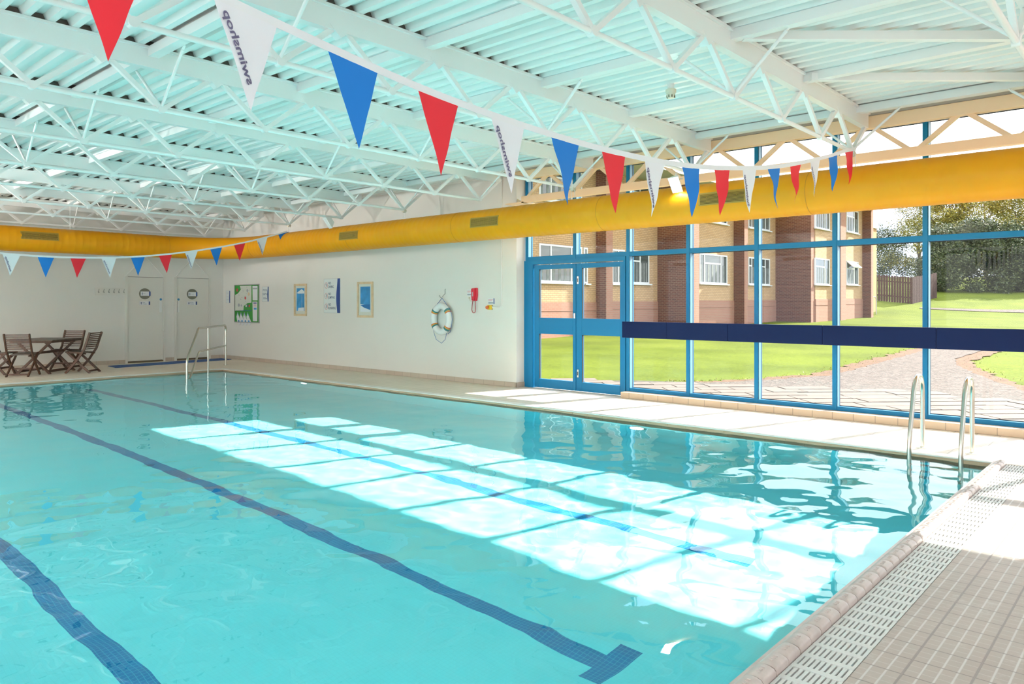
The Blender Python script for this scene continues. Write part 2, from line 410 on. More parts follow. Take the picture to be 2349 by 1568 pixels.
def frame_mtx(org, xdir, ydir):
    x, y = Vector(xdir).normalized(), Vector(ydir).normalized(); z = x.cross(y)
    return Matrix(((x.x, y.x, z.x, org[0]), (x.y, y.y, z.y, org[1]), (x.z, y.z, z.z, org[2]), (0, 0, 0, 1)))

# ---------------------------------------------------------------- room shell
PX0, PX1, PY0, PY1 = -1.3, 7.98, 1.245, 15.72       # pool opening
WZ = -.038                                          # water level
YF, XW, XL, YB = 18.9, 9.6, -4.2, -4.0
CEIL = 3.67
fl = MB()
fl.box(PX1, XW + .4, .96, YF + .2, -.25, 0); fl.box(XL, PX0, .96, YF + .2, -.25, 0); fl.box(PX0, PX1, PY1, YF + .2, -.25, 0)
fl.mat(1).box(XL, XW + .4, YB, .96, -.25, 0); fl.box(PX0, PX1, .96, 1.30, -.25, -.035)
struct(fl.build('floor', ['creamtile', 'decktile']))
# pale edge strip round three sides of the pool, with tan underside just over the water
ed = MB()
ed.box(PX1 - .012, PX1 + .15, PY0 - .05, PY1 + .15, -.010, .004); ed.box(PX0 + .0125, PX1 - .0125, PY1 - .012, PY1 + .15, -.010, .004); ed.box(PX0 - .15, PX0 + .012, PY0, PY1 + .15, -.010, .004)
struct(ed.build('trim_1', 'edge', bevel=.004))
et = MB(); et.box(PX1 - .006, PX1 + .02, PY0, PY1, -.044, -.011); et.box(PX0, PX1 - .007, PY1 - .006, PY1 + .02, -.044, -.011)
for k in range(60): et.box(PX1 - .011, PX1 - .0065, PY0 + .24 * k + .02, PY0 + .24 * k + .215, -.030, -.016)
struct(et.build('trim_2', 'edgetan'))
# basin
ba = MB(); Z0 = -1.1
ba.add([(PX0, PY0, Z0), (PX1, PY0, Z0), (PX1, PY1, Z0), (PX0, PY1, Z0)], [(0, 1, 2, 3)])
for a, b in (((PX0, PY0), (PX1, PY0)), ((PX1, PY0), (PX1, PY1)), ((PX1, PY1), (PX0, PY1)), ((PX0, PY1), (PX0, PY0))):
    ba.add([(*a, Z0), (*b, Z0), (*b, -.04), (*a, -.04)], [(0, 1, 2, 3)])
for k, (r, z) in enumerate(((2.5, -.95), (2.1, -.70), (1.7, -.45), (1.3, -.22))):    # diagonal entry steps in the far corner
    ba.prism([(PX1, PY1, Z0), (PX1 - r, PY1, Z0), (PX1, PY1 - r, Z0)], (0, 0, z - Z0))
basin = struct(ba.build('pool_basin', 'pool')); basin.cycles.is_caustics_receiver = True

# water surface with low ripples, livelier towards the near right corner
def ripple(x, y):
    k = .0021 + .0026 * max(0, min(1, (9.5 - y) / 8)) * max(.35, min(1, (x + 1) / 7))
    h = noise.noise(Vector((x * .8, y * .9, 3.1))) * 2.6 + noise.noise(Vector((x * 1.9 + 9, y * 2.1, 1.7))) * 2.1
    h += noise.noise(Vector((x * 4.2 + y * 1.5, y * 4.3 - x * 1.2, 5.5))) * .72
    h += noise.noise(Vector((x * 9 + y * 2, y * 9, 8.5))) * .26
    h += noise.noise(Vector((x * 13, y * 15 + x * 3, 2.5))) * .16 * max(0, min(1, (x - 4) / 3)) * max(0, min(1, (8 - y) / 4))
    return k * h
wa = MB(); st = .036; nx = int((PX1 - PX0) / st); ny = int((PY1 - PY0) / st)
vs = []
for j in range(ny + 1):
    y = PY0 + .002 + (PY1 - PY0 - .012) * j / ny
    for i in range(nx + 1):
        x = PX0 + .005 + (PX1 - PX0 - .010) * i / nx
        vs.append((x, y, WZ + ripple(x, y)))
wa.add(vs, [(j * (nx + 1) + i, j * (nx + 1) + i + 1, (j + 1) * (nx + 1) + i + 1, (j + 1) * (nx + 1) + i) for j in range(ny) for i in range(nx)])
water = wa.build('pool_water', 'water', smooth=True, recalc=False); struct(water); water.cycles.is_caustics_caster = True

# near edge: rounded lip tiles with ribs
cp = MB(); x = PX0; k = 0
while x < PX1 - .03:
    w = .122 - (.006 if k % 2 else .003)
    prof = [(1.172, -.03), (1.172, .020), (1.180, .032), (1.195, .038), (1.215, .040), (1.235, .034), (1.255, .018), (1.275, -.02), (1.28, -.06), (1.20, -.06)]
    n = len(prof); rings = []
    for xx, sc in ((x, .82), (x + .008, .97), (x + .02, 1), (x + w - .02, 1), (x + w - .008, .97), (x + w, .82)):
        rings.append([(xx, p, (q if q < 0 else q * sc)) for p, q in prof])
    vs = [v for r in rings for v in r]; fs = []
    for i in range(5):
        for j in range(n): fs.append((i * n + j, i * n + (j + 1) % n, (i + 1) * n + (j + 1) % n, (i + 1) * n + j))
    fs += [tuple(range(n)), tuple(5 * n + j for j in range(n))]
    cp.add(vs, fs)
    for q in range(3): cp.box(x + .03 + .02 * q, x + .035 + .02 * q, 1.20, 1.215, .038, .0425)
    x += .122; k += 1
cp.box(PX0, PX1, 1.174, 1.27, -.06, .016)
struct(cp.build('trim_3', 'coping', smooth=True))
# overflow grating: comb of long bars and cross bars over the channel
gr = MB(); y0, y1 = .965, 1.168
for i in range(10):
    yy = y0 + .006 + i * (y1 - y0 - .012) / 9; gr.box(PX0, PX1 - .01, yy - .0068, yy + .0068, -.022, -.001)
x = PX0
while x < PX1 - .02: gr.box(x, x + .030, y0, y1, -.020, .0005); x += .122
tag(gr.build('overflow_grating', 'grating'), 'white slotted plastic grating along the near pool edge', 'grating')
ch = MB(); ch.box(PX0, PX1, .96, 1.17, -.034, -.030); struct(ch.build('trim_4', 'channel'))

wl = MB(); wl.box(XW, XW + .30, 8.515, YF + .3, 0, CEIL + .2); struct(wl.build('wall_right', 'wall'))
wf = MB()
dx = [(7.15, 8.05), (8.33, 9.22)]
wf.box(XL - .2, 7.15, YF, YF + .2, 0, CEIL + .2); wf.box(8.05, 8.33, YF, YF + .2, 0, CEIL + .2); wf.box(9.22, XW + .3, YF, YF + .2, 0, CEIL + .2)
wf.box(7.15, 8.05, YF, YF + .2, 2.09, CEIL + .2); wf.box(8.33, 9.22, YF, YF + .2, 2.09, CEIL + .2)
struct(wf.build('wall_far', 'wall'))
wl2 = MB(); wl2.box(XL - .2, XL, YB, YF, 0, .5); wl2.box(XL - .2, XL, YB, YF, 3.0, CEIL + .2)
for y in range(int(YB), int(YF), 3): wl2.box(XL - .2, XL, y, y + .5, .5, 3.0)
struct(wl2.build('wall_left', 'wall'))
wb = MB(); wb.box(XL - .2, XW + .4, YB - .2, YB, 0, 2.2); wb.box(XL - .2, XW + .4, YB - .2, YB, 3.3, CEIL + .2)
for xx in range(-4, 10, 2): wb.box(xx, xx + .12, YB - .2, YB, 2.2, 3.3)
struct(wb.build('wall_back', 'wall'))
# skirting
b1 = MB(); b1.box(XW - .012, XW, 8.50, YF, 0, .085); b1.box(XW - .012, XW + .2, 8.503, 8.515, 0, .085)
struct(b1.build('baseboard_right', 'skirt'))
b2 = MB()
for a, b in ((XL, 7.13), (8.08, 8.30), (9.25, XW)): b2.box(a, b, YF - .012, YF, 0, .09)
struct(b2.build('baseboard_far', 'skirt'))
cu = MB(); cu.box(9.625, 9.80, YB, 6.40, 0, .088); struct(cu.build('trim_5', 'curb'))
cs = MB(); cs.box(9.802, 10.0, YB, 6.40, .0, .078); struct(cs.build('trim_6', 'slab'))

# roof: trapezoidal sheet running along Y, with end closures left open over the trusses
rf = MB(); x = XL; pr = []
while x < XW + .4:
    pr += [(x, CEIL), (x + .055, CEIL), (x + .078, CEIL + .05), (x + .147, CEIL + .05)]; x += .17
pr.append((x, CEIL)); n = len(pr)
rf.add([(a, YB - .2, b) for a, b in pr] + [(a, YF + .3, b) for a, b in pr], [(i, i + 1, n + i + 1, n + i) for i in range(n - 1)])
rf.box(XL - .3, XW + .9, YB - .3, YF + .4, CEIL + .06, CEIL + .3)
struct(rf.build('ceiling', 'deck_metal'))

# ---------------------------------------------------------------- glazing
MY = [8.457 - 1.0345 * k for k in range(13)]
XF0, XF1, XG = 9.80, 9.93, 9.885
for k in range(12):
    ya, yb = MY[k], MY[k + 1]
    w = sthing('window_%d' % (k + 1), (XF0, yb, 0 if k > 1 else 2.18))
    zb = .08
    f = MB(); e = .0275
    z_low = zb if k > 1 else 2.18
    f.box(XF0, XF1, ya - e, ya + e, z_low if k != 2 else 0, CEIL)        # this bay's left mullion
    if k == 0: f.box(XF0, XF1, ya - e, ya + e + .03, 0, 2.18)
    f.box(XF0 + .004, XF1, yb + e, ya - e, 2.180, 2.248)
    f.box(XF0 + .004, XF1, yb + e, ya - e, CEIL - .07, CEIL + .02)
    if k > 1: f.box(XF0 + .004, XF1, yb + e, ya - e, .08, .14)
    f.build('window_frame', 'blue', w)
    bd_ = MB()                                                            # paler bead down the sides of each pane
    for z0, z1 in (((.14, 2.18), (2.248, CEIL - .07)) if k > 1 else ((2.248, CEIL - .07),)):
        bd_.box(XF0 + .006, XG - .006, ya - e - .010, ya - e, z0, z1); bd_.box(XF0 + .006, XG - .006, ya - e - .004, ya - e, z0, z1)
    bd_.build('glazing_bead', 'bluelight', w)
    gk = MB()                                                             # dark gasket round the pane
    for z0, z1 in (((.14, 2.18), (2.248, CEIL - .07)) if k > 1 else ((2.248, CEIL - .07),)):
        gk.box(XG - .006, XG + .006, ya - e - .012, ya - e, z0, z1); gk.box(XG - .006, XG + .006, yb + e, yb + e + .012, z0, z1)
        gk.box(XG - .006, XG + .006, yb + e, ya - e, z0, z0 + .008); gk.box(XG - .006, XG + .006, yb + e, ya - e, z1 - .008, z1)
    gk.build('gasket', 'dark', w)
    for z0, z1 in (((.14, 2.18), (2.248, CEIL - .07)) if k > 1 else ((2.248, CEIL - .07),)):
        p = MB(); p.add([(XG, ya - e, z0), (XG, yb + e, z0), (XG, yb + e, z1), (XG, ya - e, z1)], [(0, 1, 2, 3)])
        po = p.build('pane', 'glass', w)
        po.visible_transmission = False      # clear pane: lets the sun's refracted light on to the pool floor be traced
# blue double doors in the first two bays
df = MB()
df.box(XF0 - .006, XF1, 8.31, 8.43, 0, 2.18); df.box(XF0 - .006, XF1, 6.43, 6.462, 0, 2.18); df.box(XF0 - .0065, XF1, 6.4622, 8.3098, 2.115, 2.179)
struct(df.build('trim_7', 'blue'))
for n_, ya, yb, g0, g1 in ((1, 8.292, 7.402, 8.185, 7.461), (2, 7.392, 6.466, 7.277, 6.536)):
    d = sthing('door_%d' % n_, (XF0, yb, 0))
    f = MB(); X0, X1 = XF0 + .012, XF0 + .07
    f.box(X0, X1, g0, ya, .01, 2.10); f.box(X0, X1, yb, g1, .01, 2.10)
    f.box(X0, X1, g1, g0, .01, .16); f.box(X0, X1, g1, g0, .93, 1.20); f.box(X0, X1, g1, g0, 2.025, 2.10)
    f.build('leaf', 'blue', d, bevel=.003)
    for z0, z1 in ((.16, .93), (1.20, 2.025)):
        p = MB(); p.add([(XF0 + .045, g0, z0), (XF0 + .045, g1, z0), (XF0 + .045, g1, z1), (XF0 + .045, g0, z1)], [(0, 1, 2, 3)])
        po = p.build('pane', 'glass', d); po.visible_transmission = False
        q = MB(); q.box(XF0 + .02, XF0 + .05, g0 - .006, g0, z0, z1); q.box(XF0 + .02, XF0 + .05, g1, g1 + .006, z0, z1); q.build('gasket', 'dark', d)
    if n_ == 2:
        for zc in (1.825, .30):
            q = MB(); q.box(XF0, XF0 + .014, 7.335, 7.37, zc - .065, zc + .065); q.build('flush_bolt', 'steel', d, bevel=.003)
            q = MB(); q.box(XF0 - .003, XF0 + .003, 7.346, 7.359, zc - .03, zc + .03); q.build('bolt_slot', 'dark', d)
    else:
        q = MB(); q.box(XF0, XF0 + .014, 7.405, 7.435, 1.20, 1.285); q.build('lock_plate', 'steel', d)
# navy board fixed across the bays
nb = MB(); y = 6.42; nbz = []
root = thing('safety_board', 'long navy blue board fixed across the windows at waist height', 'board', (9.44, 0, .93))
segs = [6.24, 5.48, 4.55, 3.30, 2.05, .8, -1.2, -3.2]
for a, b in zip(segs, segs[1:]):
    q = MB(); q.box(9.415, 9.475, b + .002, a - .002, .935, 1.175); q.build('board_panel', 'navy', root, bevel=.004)
for y in MY[3:12]:
    q = MB(); q.box(9.476, 9.80, y - .02, y + .02, .97, 1.01); q.build('board_bracket', 'navy', root)

# ---------------------------------------------------------------- roof trusses
TY = [2.75, .80, 4.74, 6.68, 8.60, 10.53, 12.45, 14.38, 16.28, 18.25]
ZB, ZT = 3.150, 3.49
NX = [8.78 - .993 * k for k in range(13)]
names = ['second white roof truss from the camera, carrying the near flag line', 'white roof truss nearest the camera, at the top right corner',
         'third white roof truss from the camera, beside the lit floodlight', 'fourth white roof truss from the camera', 'fifth white roof truss, ending over the wall just left of the glazing',
         'sixth white roof truss, whose end rod holds the duct over the lifebuoy wall', 'seventh white roof truss, with a floodlight under its end', 'eighth white roof truss, carrying the far flag line',
         'ninth white roof truss, second from the far wall', 'last white roof truss, close against the far wall']
t0 = None
for i, Y in enumerate(TY):
    if i == 0:
        t0 = thing('roof_truss', names[0], 'roof truss', (0, Y, ZB), 'white lattice trusses under the roof')
        c = MB(); c.box(XL, 9.25, Y - .035, Y + .035, ZT, CEIL - .012); c.box(XL, 9.25, Y - .06, Y + .06, CEIL - .024, CEIL - .002); c.build('top_chord', 'white', t0)
        c = MB(); c.tube([(XL, Y, ZB), (8.80, Y, ZB)], .021, 10); c.build('bottom_chord', 'white', t0, smooth=True)
        c = MB(); x = XL; up = []                         # dark filler strip closing the roof-sheet flutes over the chord
        while x < 9.1: up += [(x + .058, CEIL - .0015), (x + .079, CEIL + .048), (x + .146, CEIL + .048), (x + .167, CEIL - .0015)]; x += .17
        c.prism([(a, Y - .028, b) for a, b in up] + [(x, Y - .028, CEIL - .004), (XL + .05, Y - .028, CEIL - .004)], (0, .056, 0))
        c.build('flute_filler', 'filler', t0)
        for k, xn in enumerate(NX):
            for s in (-1, 1):
                c = MB(); c.bar((xn + .012 * s, Y, ZB + .01), (xn + (.4965 if not (k == 0 and s == 1) else .50) * s, Y, ZT + .06), .040, .040, (0, 1, 0)); c.build('web_member', 'white', t0)
            c = MB(); c.disc((xn, Y - .026, ZB + .003), (0, 1, 0), .034, .052, 14); c.build('node_plate', 'white', t0, smooth=True)
            c = MB(); c.prism([(xn - .60, Y - .038, ZT + .04), (xn - .50, Y - .038, ZT - .05), (xn - .39, Y - .038, ZT + .04)], (0, .076, 0)); c.build('gusset', 'white', t0)
    else:
        dup(t0, (0, Y, ZB), names[i])
# slanted rods from bottom nodes up to the purlins
PUR = [8.86, 7.28, 5.72, 4.20, 2.74, 1.20, -.35, -1.9, -3.4]
rod0 = {}
for i, Y in enumerate(TY):
    for k, xn in ((0, 8.78), (3, NX[3]), (6, NX[6])):
        for s in (-1, 1):
            if Y + .5 * s > 18.6: continue
            xt = {0: 8.86, 3: 5.74, 6: 2.80}[k]
            r = MB(); a = Vector((xn, Y, ZB + .02)); b = Vector((xt, Y + .5 * s, 3.60)); r.tube([a, a.lerp(b, .93)], .014, 8); r.bar(a.lerp(b, .90), b, .022, .008)
            o = r.build('fly_brace', 'white', None, smooth=True)
            tag(o, 'thin white slanted rod between a truss foot and a roof purlin', 'brace', 'slanted white rods beside the trusses')
for k, xp in enumerate(PUR):
    p = MB(); p.box(xp - .045, xp + .045, YB, YF, 3.585, 3.597); p.box(xp - .045, xp - .033, YB, YF, 3.5972, 3.668); p.box(xp + .033, xp + .045, YB, YF, 3.5972, 3.668)
    tag(p.build('roof_purlin', 'white'), ['white roof purlin running just inside the glazed wall', 'white roof purlin, second in from the glazed wall', 'white roof purlin, third in from the glazed wall',
        'white roof purlin, fourth in from the glazed wall', 'white roof purlin, fifth in from the glazed wall', 'white roof purlin, sixth in from the glazed wall', 'white roof purlin, seventh in from the glazed wall',
        'white roof purlin, eighth in from the glazed wall', 'white roof purlin farthest from the glazed wall'][k], 'purlin', 'white purlins under the roof sheet')
for k, (a, b) in enumerate((((5.74, 2.64, 3.61), (7.20, 1.02, 3.61)), ((7.22, 2.64, 3.61), (8.75, .92, 3.61)))):
    p = MB(); p.bar(a, b, .06, .07); tag(p.build('roof_brace', 'white'), ['diagonal white roof brace nearer the top edge of the photo, left one of two', 'diagonal white roof brace closer to the glazed wall'][k], 'brace', 'diagonal braces at top right')
# lattice girder along the glazed wall
eg = thing('edge_girder', 'white lattice girder coloured by duct bounce, running along the top of the glazed wall', 'girder', (9.35, 0, 3.12))
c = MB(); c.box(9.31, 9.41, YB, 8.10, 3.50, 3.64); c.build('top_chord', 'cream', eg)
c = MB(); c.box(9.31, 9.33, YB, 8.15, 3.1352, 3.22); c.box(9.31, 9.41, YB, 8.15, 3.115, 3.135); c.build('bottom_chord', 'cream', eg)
apx = .8 - .9725 * 4
while apx < 8.0:
    for s in (-1, 1):
        yb_ = apx + .486 * s
        if yb_ < 8.1:
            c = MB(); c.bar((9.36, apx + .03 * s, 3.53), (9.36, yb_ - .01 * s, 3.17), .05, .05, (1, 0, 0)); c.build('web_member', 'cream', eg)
    apx += .9725
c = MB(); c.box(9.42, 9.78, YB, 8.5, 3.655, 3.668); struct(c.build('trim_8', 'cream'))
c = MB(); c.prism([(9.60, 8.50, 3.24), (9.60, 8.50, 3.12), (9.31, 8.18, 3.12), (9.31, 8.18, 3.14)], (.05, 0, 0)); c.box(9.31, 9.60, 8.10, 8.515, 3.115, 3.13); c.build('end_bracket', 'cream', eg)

# ---------------------------------------------------------------- yellow duct
R = .25; ZD = 2.73; XD = 8.80; YD = 17.2
path = [Vector((XD, YB + .05, ZD)), Vector((XD, 15.75, ZD))]
cx, cy, rr = XD - 1.4, 15.75, 1.4
for k in range(1, 11): a = PI / 2 * k / 10; path.append(Vector((cx + rr * math.cos(a), cy + rr * math.sin(a) * (YD - 15.75) / 1.4, ZD)))
path.append(Vector((XL + .1, YD, ZD)))
duct = thing('air_duct', 'fat round yellow air duct running along the glazing and the far wall', 'duct', (XD, 8, ZD))
pts = []; rad = []
for a, b in zip(path, path[1:]):
    L_ = (b - a).length; n = max(1, int(L_ / .13))
    for i in range(n):
        p = a.lerp(b, i / n)
        if L_ > 1:
            d = (b - a).normalized(); pts += [p, p + d * .012, p + d * .024]; rad += [R, R + .0022, R]
        else: pts.append(p); rad.append(R)
pts.append(path[-1]); rad.append(R)
c = MB(); c.tube(pts, rad, 40); c.build('duct_tube', 'yellow', duct, smooth=True)
for p, d in (((XD, 3.19, ZD), (0, 1, 0)), ((XD, 9.05, ZD), (0, 1, 0)), ((XD, 6.1, ZD), (0, 1, 0)), ((XD, 12.0, ZD), (0, 1, 0)), ((XD, 15.7, ZD), (0, 1, 0)), ((7.35, YD, ZD), (1, 0, 0)), ((3.9, YD, ZD), (1, 0, 0))):
    c = MB(); c.tube([Vector(p), Vector(p) + Vector(d) * .006], R + .003, 40); c.build('duct_joint', 'seam', duct, smooth=True)
def grille(axis, s0, s1, zc=2.75, hh=.062):
    half = (s1 - s0) / 2
    def P(s, z, out):      # point on the skin facing the pool at height z, pushed out a little
        q = math.sqrt(max(0, (R + out) ** 2 - (z - ZD) ** 2))
        return (XD - q, s, z) if axis == 'y' else (s, YD - q, z)
    c = MB(); zs = [zc - hh - .015, zc - hh]; 
    fr = MB()
    for (za, zb_) in ((zc - hh - .018, zc - hh), (zc + hh, zc + hh + .018)):
        fr.add([P(s0 - .02, za, .006), P(s1 + .02, za, .006), P(s1 + .02, zb_, .006), P(s0 - .02, zb_, .006)], [(0, 1, 2, 3)])
    for (sa, sb) in ((s0 - .02, s0), (s1, s1 + .02)):
        fr.add([P(sa, zc - hh, .006), P(sb, zc - hh, .006), P(sb, zc + hh, .006), P(sa, zc + hh, .006)], [(0, 1, 2, 3)])
    for j in range(8):
        z = zc - hh + (j + .75) * 2 * hh / 8; fr.add([P(s0, z - .0035, .006), P(s1, z - .0035, .006), P(s1, z + .0035, .006), P(s0, z + .0035, .006)], [(0, 1, 2, 3)])
    n = int((s1 - s0) / .022)
    for j in range(1, n):
        s = s0 + (s1 - s0) * j / n; 
        if axis == 'x' or s1 > 5: fr.add([P(s - .003, zc - hh, .007), P(s + .003, zc - hh, .007), P(s + .003, zc + hh, .007), P(s - .003, zc + hh, .007)], [(0, 1, 2, 3)])
    g = fr.build('grille', 'grille', duct); q = g.modifiers.new('t', 'SOLIDIFY'); q.thickness = .004
    b = MB(); b.add([P(s0, zc - hh, .0035), P(s1, zc - hh, .0035), P(s1, zc, .0035), P(s0, zc, .0035), P(s1, zc + hh, .0035), P(s0, zc + hh, .0035)], [(0, 1, 2, 3), (3, 2, 4, 5)])
    g2 = b.build('grille_back', 'slot', duct)
grille('y', 3.92, 4.50); grille('y', 7.99, 8.57); grille('y', 11.62, 12.18); grille('x', 4.47, 5.10, 2.79)
for Y in (2.75, 6.68, 10.53, 14.38):
    for s in (-.03, .03):
        c = MB(); c.tube([(XD - .0, Y + s, ZD + R - .005), (XD - .02, Y + s, ZB)], .004, 6); c.build('hanger_rod', 'white', duct)
    c = MB(); c.disc((XD - .04, Y, ZB - .02), (1, 0, 0), .035, .06, 12); c.build('hanger_clamp', 'plastic', duct)
for X in (5.4, 2.4, -.6):
    c = MB(); c.tube([(X, YD, ZD + R - .005), (X, YD, 3.66)], .005, 6); c.build('hanger_rod', 'white', duct)

# ---------------------------------------------------------------- flag lines
def interp(tab, x):
    if x <= tab[0][0]: a, b = tab[0], tab[1]
    elif x >= tab[-1][0]: a, b = tab[-2], tab[-1]
    else:
        for a, b in zip(tab, tab[1:]):
            if a[0] <= x <= b[0]: break
    t = (x - a[0]) / (b[0] - a[0]); return a[1] + (b[1] - a[1]) * t
def smoothz(tab, x): return (interp(tab, x - .15) + interp(tab, x) + interp(tab, x + .15)) / 3
KIND = ['red', 'flagwhite', 'flagblue']
def flagline(name, label, Y, tab, flags, x_end, tape=.018):
    root = thing(name, label, 'bunting', (4, Y, 2.4), 'flag lines across the pool')
    c = MB(); xs = [-4.1 + .1 * i for i in range(int((x_end + 4.1) / .1) + 1)] + [x_end]
    vs = []; 
    for x in xs: z = smoothz(tab, x); vs += [(x, Y, z + tape), (x, Y, z - tape)]
    c.add(vs, [(2 * i, 2 * i + 1, 2 * i + 3, 2 * i + 2) for i in range(len(xs) - 1)])
    q = c.build('tape', 'tape', root).modifiers.new('t', 'SOLIDIFY'); q.thickness = .003
    for (x0, w, kind, wav, L_) in flags:
        rs = random.Random(int(x0 * 97)); ph = rs.uniform(0, 6); rows = 22; colsn = 8; vs = []
        cxm = x0 + w * .5 + (rs.uniform(-.1, .12) * w)
        def P(u, v):                       # u across 0..1, v down 0..1
            za = smoothz(tab, x0) - tape * .97; zb_ = smoothz(tab, x0 + w) - tape * .97
            top = Vector((x0 + w * u, Y, za + (zb_ - za) * u))
            tip = Vector((cxm, Y + wav * .06 * math.sin(ph), (za + zb_) / 2 - L_))
            p = top.lerp(tip, v)
            p.y += wav * (.035 * math.sin(ph + u * 5 * (1 - v) + v * 3) * v + .02 * math.sin(ph * 2 + v * 9 + u * 2 * (1 - v)) * v)
            p.x += wav * .014 * math.sin(v * 9 + ph) * v + wav * .010 * math.sin(v * 14 + ph + u * 3) * v * (1 - v) * 2
            if wav > .5 and v > .2:        # edges curl in, so the lower cloth looks pinched and wavy
                f = 1 - .42 * wav * math.sin(min(1, (v - .2) / .6) * PI) * (.5 + .5 * math.sin(ph))
                mid = top.lerp(tip, v).x * 0 + (x0 + w * .5) * (1 - v) + cxm * v
                p.x = mid + (p.x - mid) * f; p.y += (1 - f) * .06 * math.cos(u * PI)
            return p
        for r_ in range(rows + 1):
            for k in range(colsn + 1): vs.append(P(k / colsn, r_ / rows * .995))
        c = MB(); c.add(vs, [(r_ * (colsn + 1) + k, r_ * (colsn + 1) + k + 1, (r_ + 1) * (colsn + 1) + k + 1, (r_ + 1) * (colsn + 1) + k) for r_ in range(rows) for k in range(colsn)])
        fo = c.build('flag', kind, root, smooth=True); fo['label'] = {'red': 'red flag', 'flagwhite': 'white flag with grey lettering', 'flagblue': 'blue flag'}[kind]
        if kind == 'flagwhite':
            # lettering runs up beside the left edge, seen from its back so mirrored
            ang = math.atan2(L_, (cxm - x0)); up = Vector((-(cxm - x0), 0, L_)).normalized()
            across = Vector((up.z, 0, -up.x))
            base = Vector((x0, Y - .004, smoothz(tab, x0) - tape)) - up * (L_ * .87) + across * .016
            tm = textmesh('swimshop', .044, frame_mtx(base, up, across), 'flag_lettering', 'flagtext', fo, bold=.001, width=L_ / .36 * 1.52, ext=.0003)
            for v in tm.data.vertices:                  # lay the print on the waving cloth
                off = Vector(fo.location) + root.location
                wv = Vector(v.co) + off; t_ = (smoothz(tab, x0) - wv.z) / L_; t_ = max(0, min(.97, t_)); wid = w * (1 - t_)
                u = max(0.02, min(.98, (wv.x - (x0 * (1 - t_) + cxm * t_)) / max(.02, wid)))
                q = P(u, t_); dd = P(min(1, u + .05), t_) - q
                v.co.y = q.y - .004 - off.y; v.co.x = (q.x if wav > .5 else wv.x) - off.x
    return root
tab1 = [(-4.2, 3.15), (-1.5, 2.96), (.83, 2.665), (1.336, 2.598), (1.815, 2.529), (2.322, 2.465), (2.83, 2.428), (3.31, 2.409), (3.81, 2.402), (4.366, 2.415), (4.868, 2.441), (5.377, 2.49), (5.92, 2.562), (6.45, 2.64), (6.893, 2.724), (7.44, 2.845), (7.99, 2.973), (8.419, 3.09), (8.75, 3.155)]
tab1 = [(x, z + .012) for x, z in tab1]
fl1 = []
for k in range(-2, 16):
    x0 = .83 + .5035 * k; kind = KIND[k % 3]
    fl1.append((x0, .262, kind, .12 if k < 5 else (.35 if k < 8 else (.75 if kind != 'flagwhite' else .35)), .375 if k < 8 else .36))
flagline('flag_line', 'near line of red, white and blue pennants, with its white flags lettered', 2.70, tab1, fl1, 8.75)
tab2 = [(-4.2, 3.0), (1.0, 2.40), (3.487, 2.264), (3.72, 2.250), (4.227, 2.237), (4.738, 2.249), (5.244, 2.272), (5.731, 2.319), (6.246, 2.390), (6.755, 2.480), (7.255, 2.582), (7.762, 2.701), (8.234, 2.84), (8.718, 2.994)]
fl2 = []
for k in range(-4, 11):
    fl2.append((3.51 + .5 * k, .245, ['flagwhite', 'flagblue', 'red'][k % 3], 0.1, .34))
flagline('flag_line', 'far line of red, white and blue pennants, in front of the doors', 14.34, tab2, fl2, 8.72, .016)

# ---------------------------------------------------------------- floodlights and ceiling sensor
def floodlight(p, label, tilt, power=1.5):
    t = thing('floodlight', label, 'light', p, 'floodlights hung from the trusses')
    p = Vector(p); d = Vector((-.62, -.25, -.74)).normalized() if tilt == 0 else Vector((-.8, .1, -.6)).normalized()
    side = Vector((.25, -.95, .1)).normalized() if tilt == 0 else Vector((.1, 1, 0)).normalized()
    side = (side - d * side.dot(d)).normalized(); u = d.cross(side)
    c = MB(); a = [p + side * sx * .07 + u * sy * .13 for sx, sy in ((-1, -1), (1, -1), (1, 1), (-1, 1))]; b = [p - d * .12 + side * sx * .04 + u * sy * .06 for sx, sy in ((-1, -1), (1, -1), (1, 1), (-1, 1))]
    c.add(a + b, [(0, 1, 2, 3), (7, 6, 5, 4), (0, 4, 5, 1), (1, 5, 6, 2), (2, 6, 7, 3), (3, 7, 4, 0)]); c.build('housing', 'whitepl', t, bevel=.006)
    c = MB(); c.obox(p + d * .003, side * .058, u * .115, d * .003); c.build('lamp_glass', 'diffuser' if power else 'whitepl', t)
    c = MB(); c.bar(p - d * .1 + side * .06, p - d * .02 + side * .085 + Vector((0, 0, .06)), .03, .006); c.bar(p - d * .10, Vector((p.x + .03, p.y, ZB - .02)), .05, .006, (0, 1, 0)); c.build('bracket', 'whitepl', t)
    if not power: return
    L = bpy.data.lights.new('floodlight_beam', 'AREA'); L.energy = power; L.size = .11; L.size_y = .22; L.shape = 'RECTANGLE'; L.color = (1, .96, .9); L.spread = math.radians(160)
    lo = bpy.data.objects.new('lamp_beam', L); COL.objects.link(lo); lo.parent = t; lo.location = d * .015; lo.rotation_euler = d.to_track_quat('-Z', 'Y').to_euler()
floodlight((8.50, 4.82, 2.96), 'white floodlight with lit face hanging in front of the glazed wall', 0)
floodlight((8.45, 12.45, 3.02), 'unlit white floodlight seen edge-on over the duct near the lifebuoy wall', 1, 0)
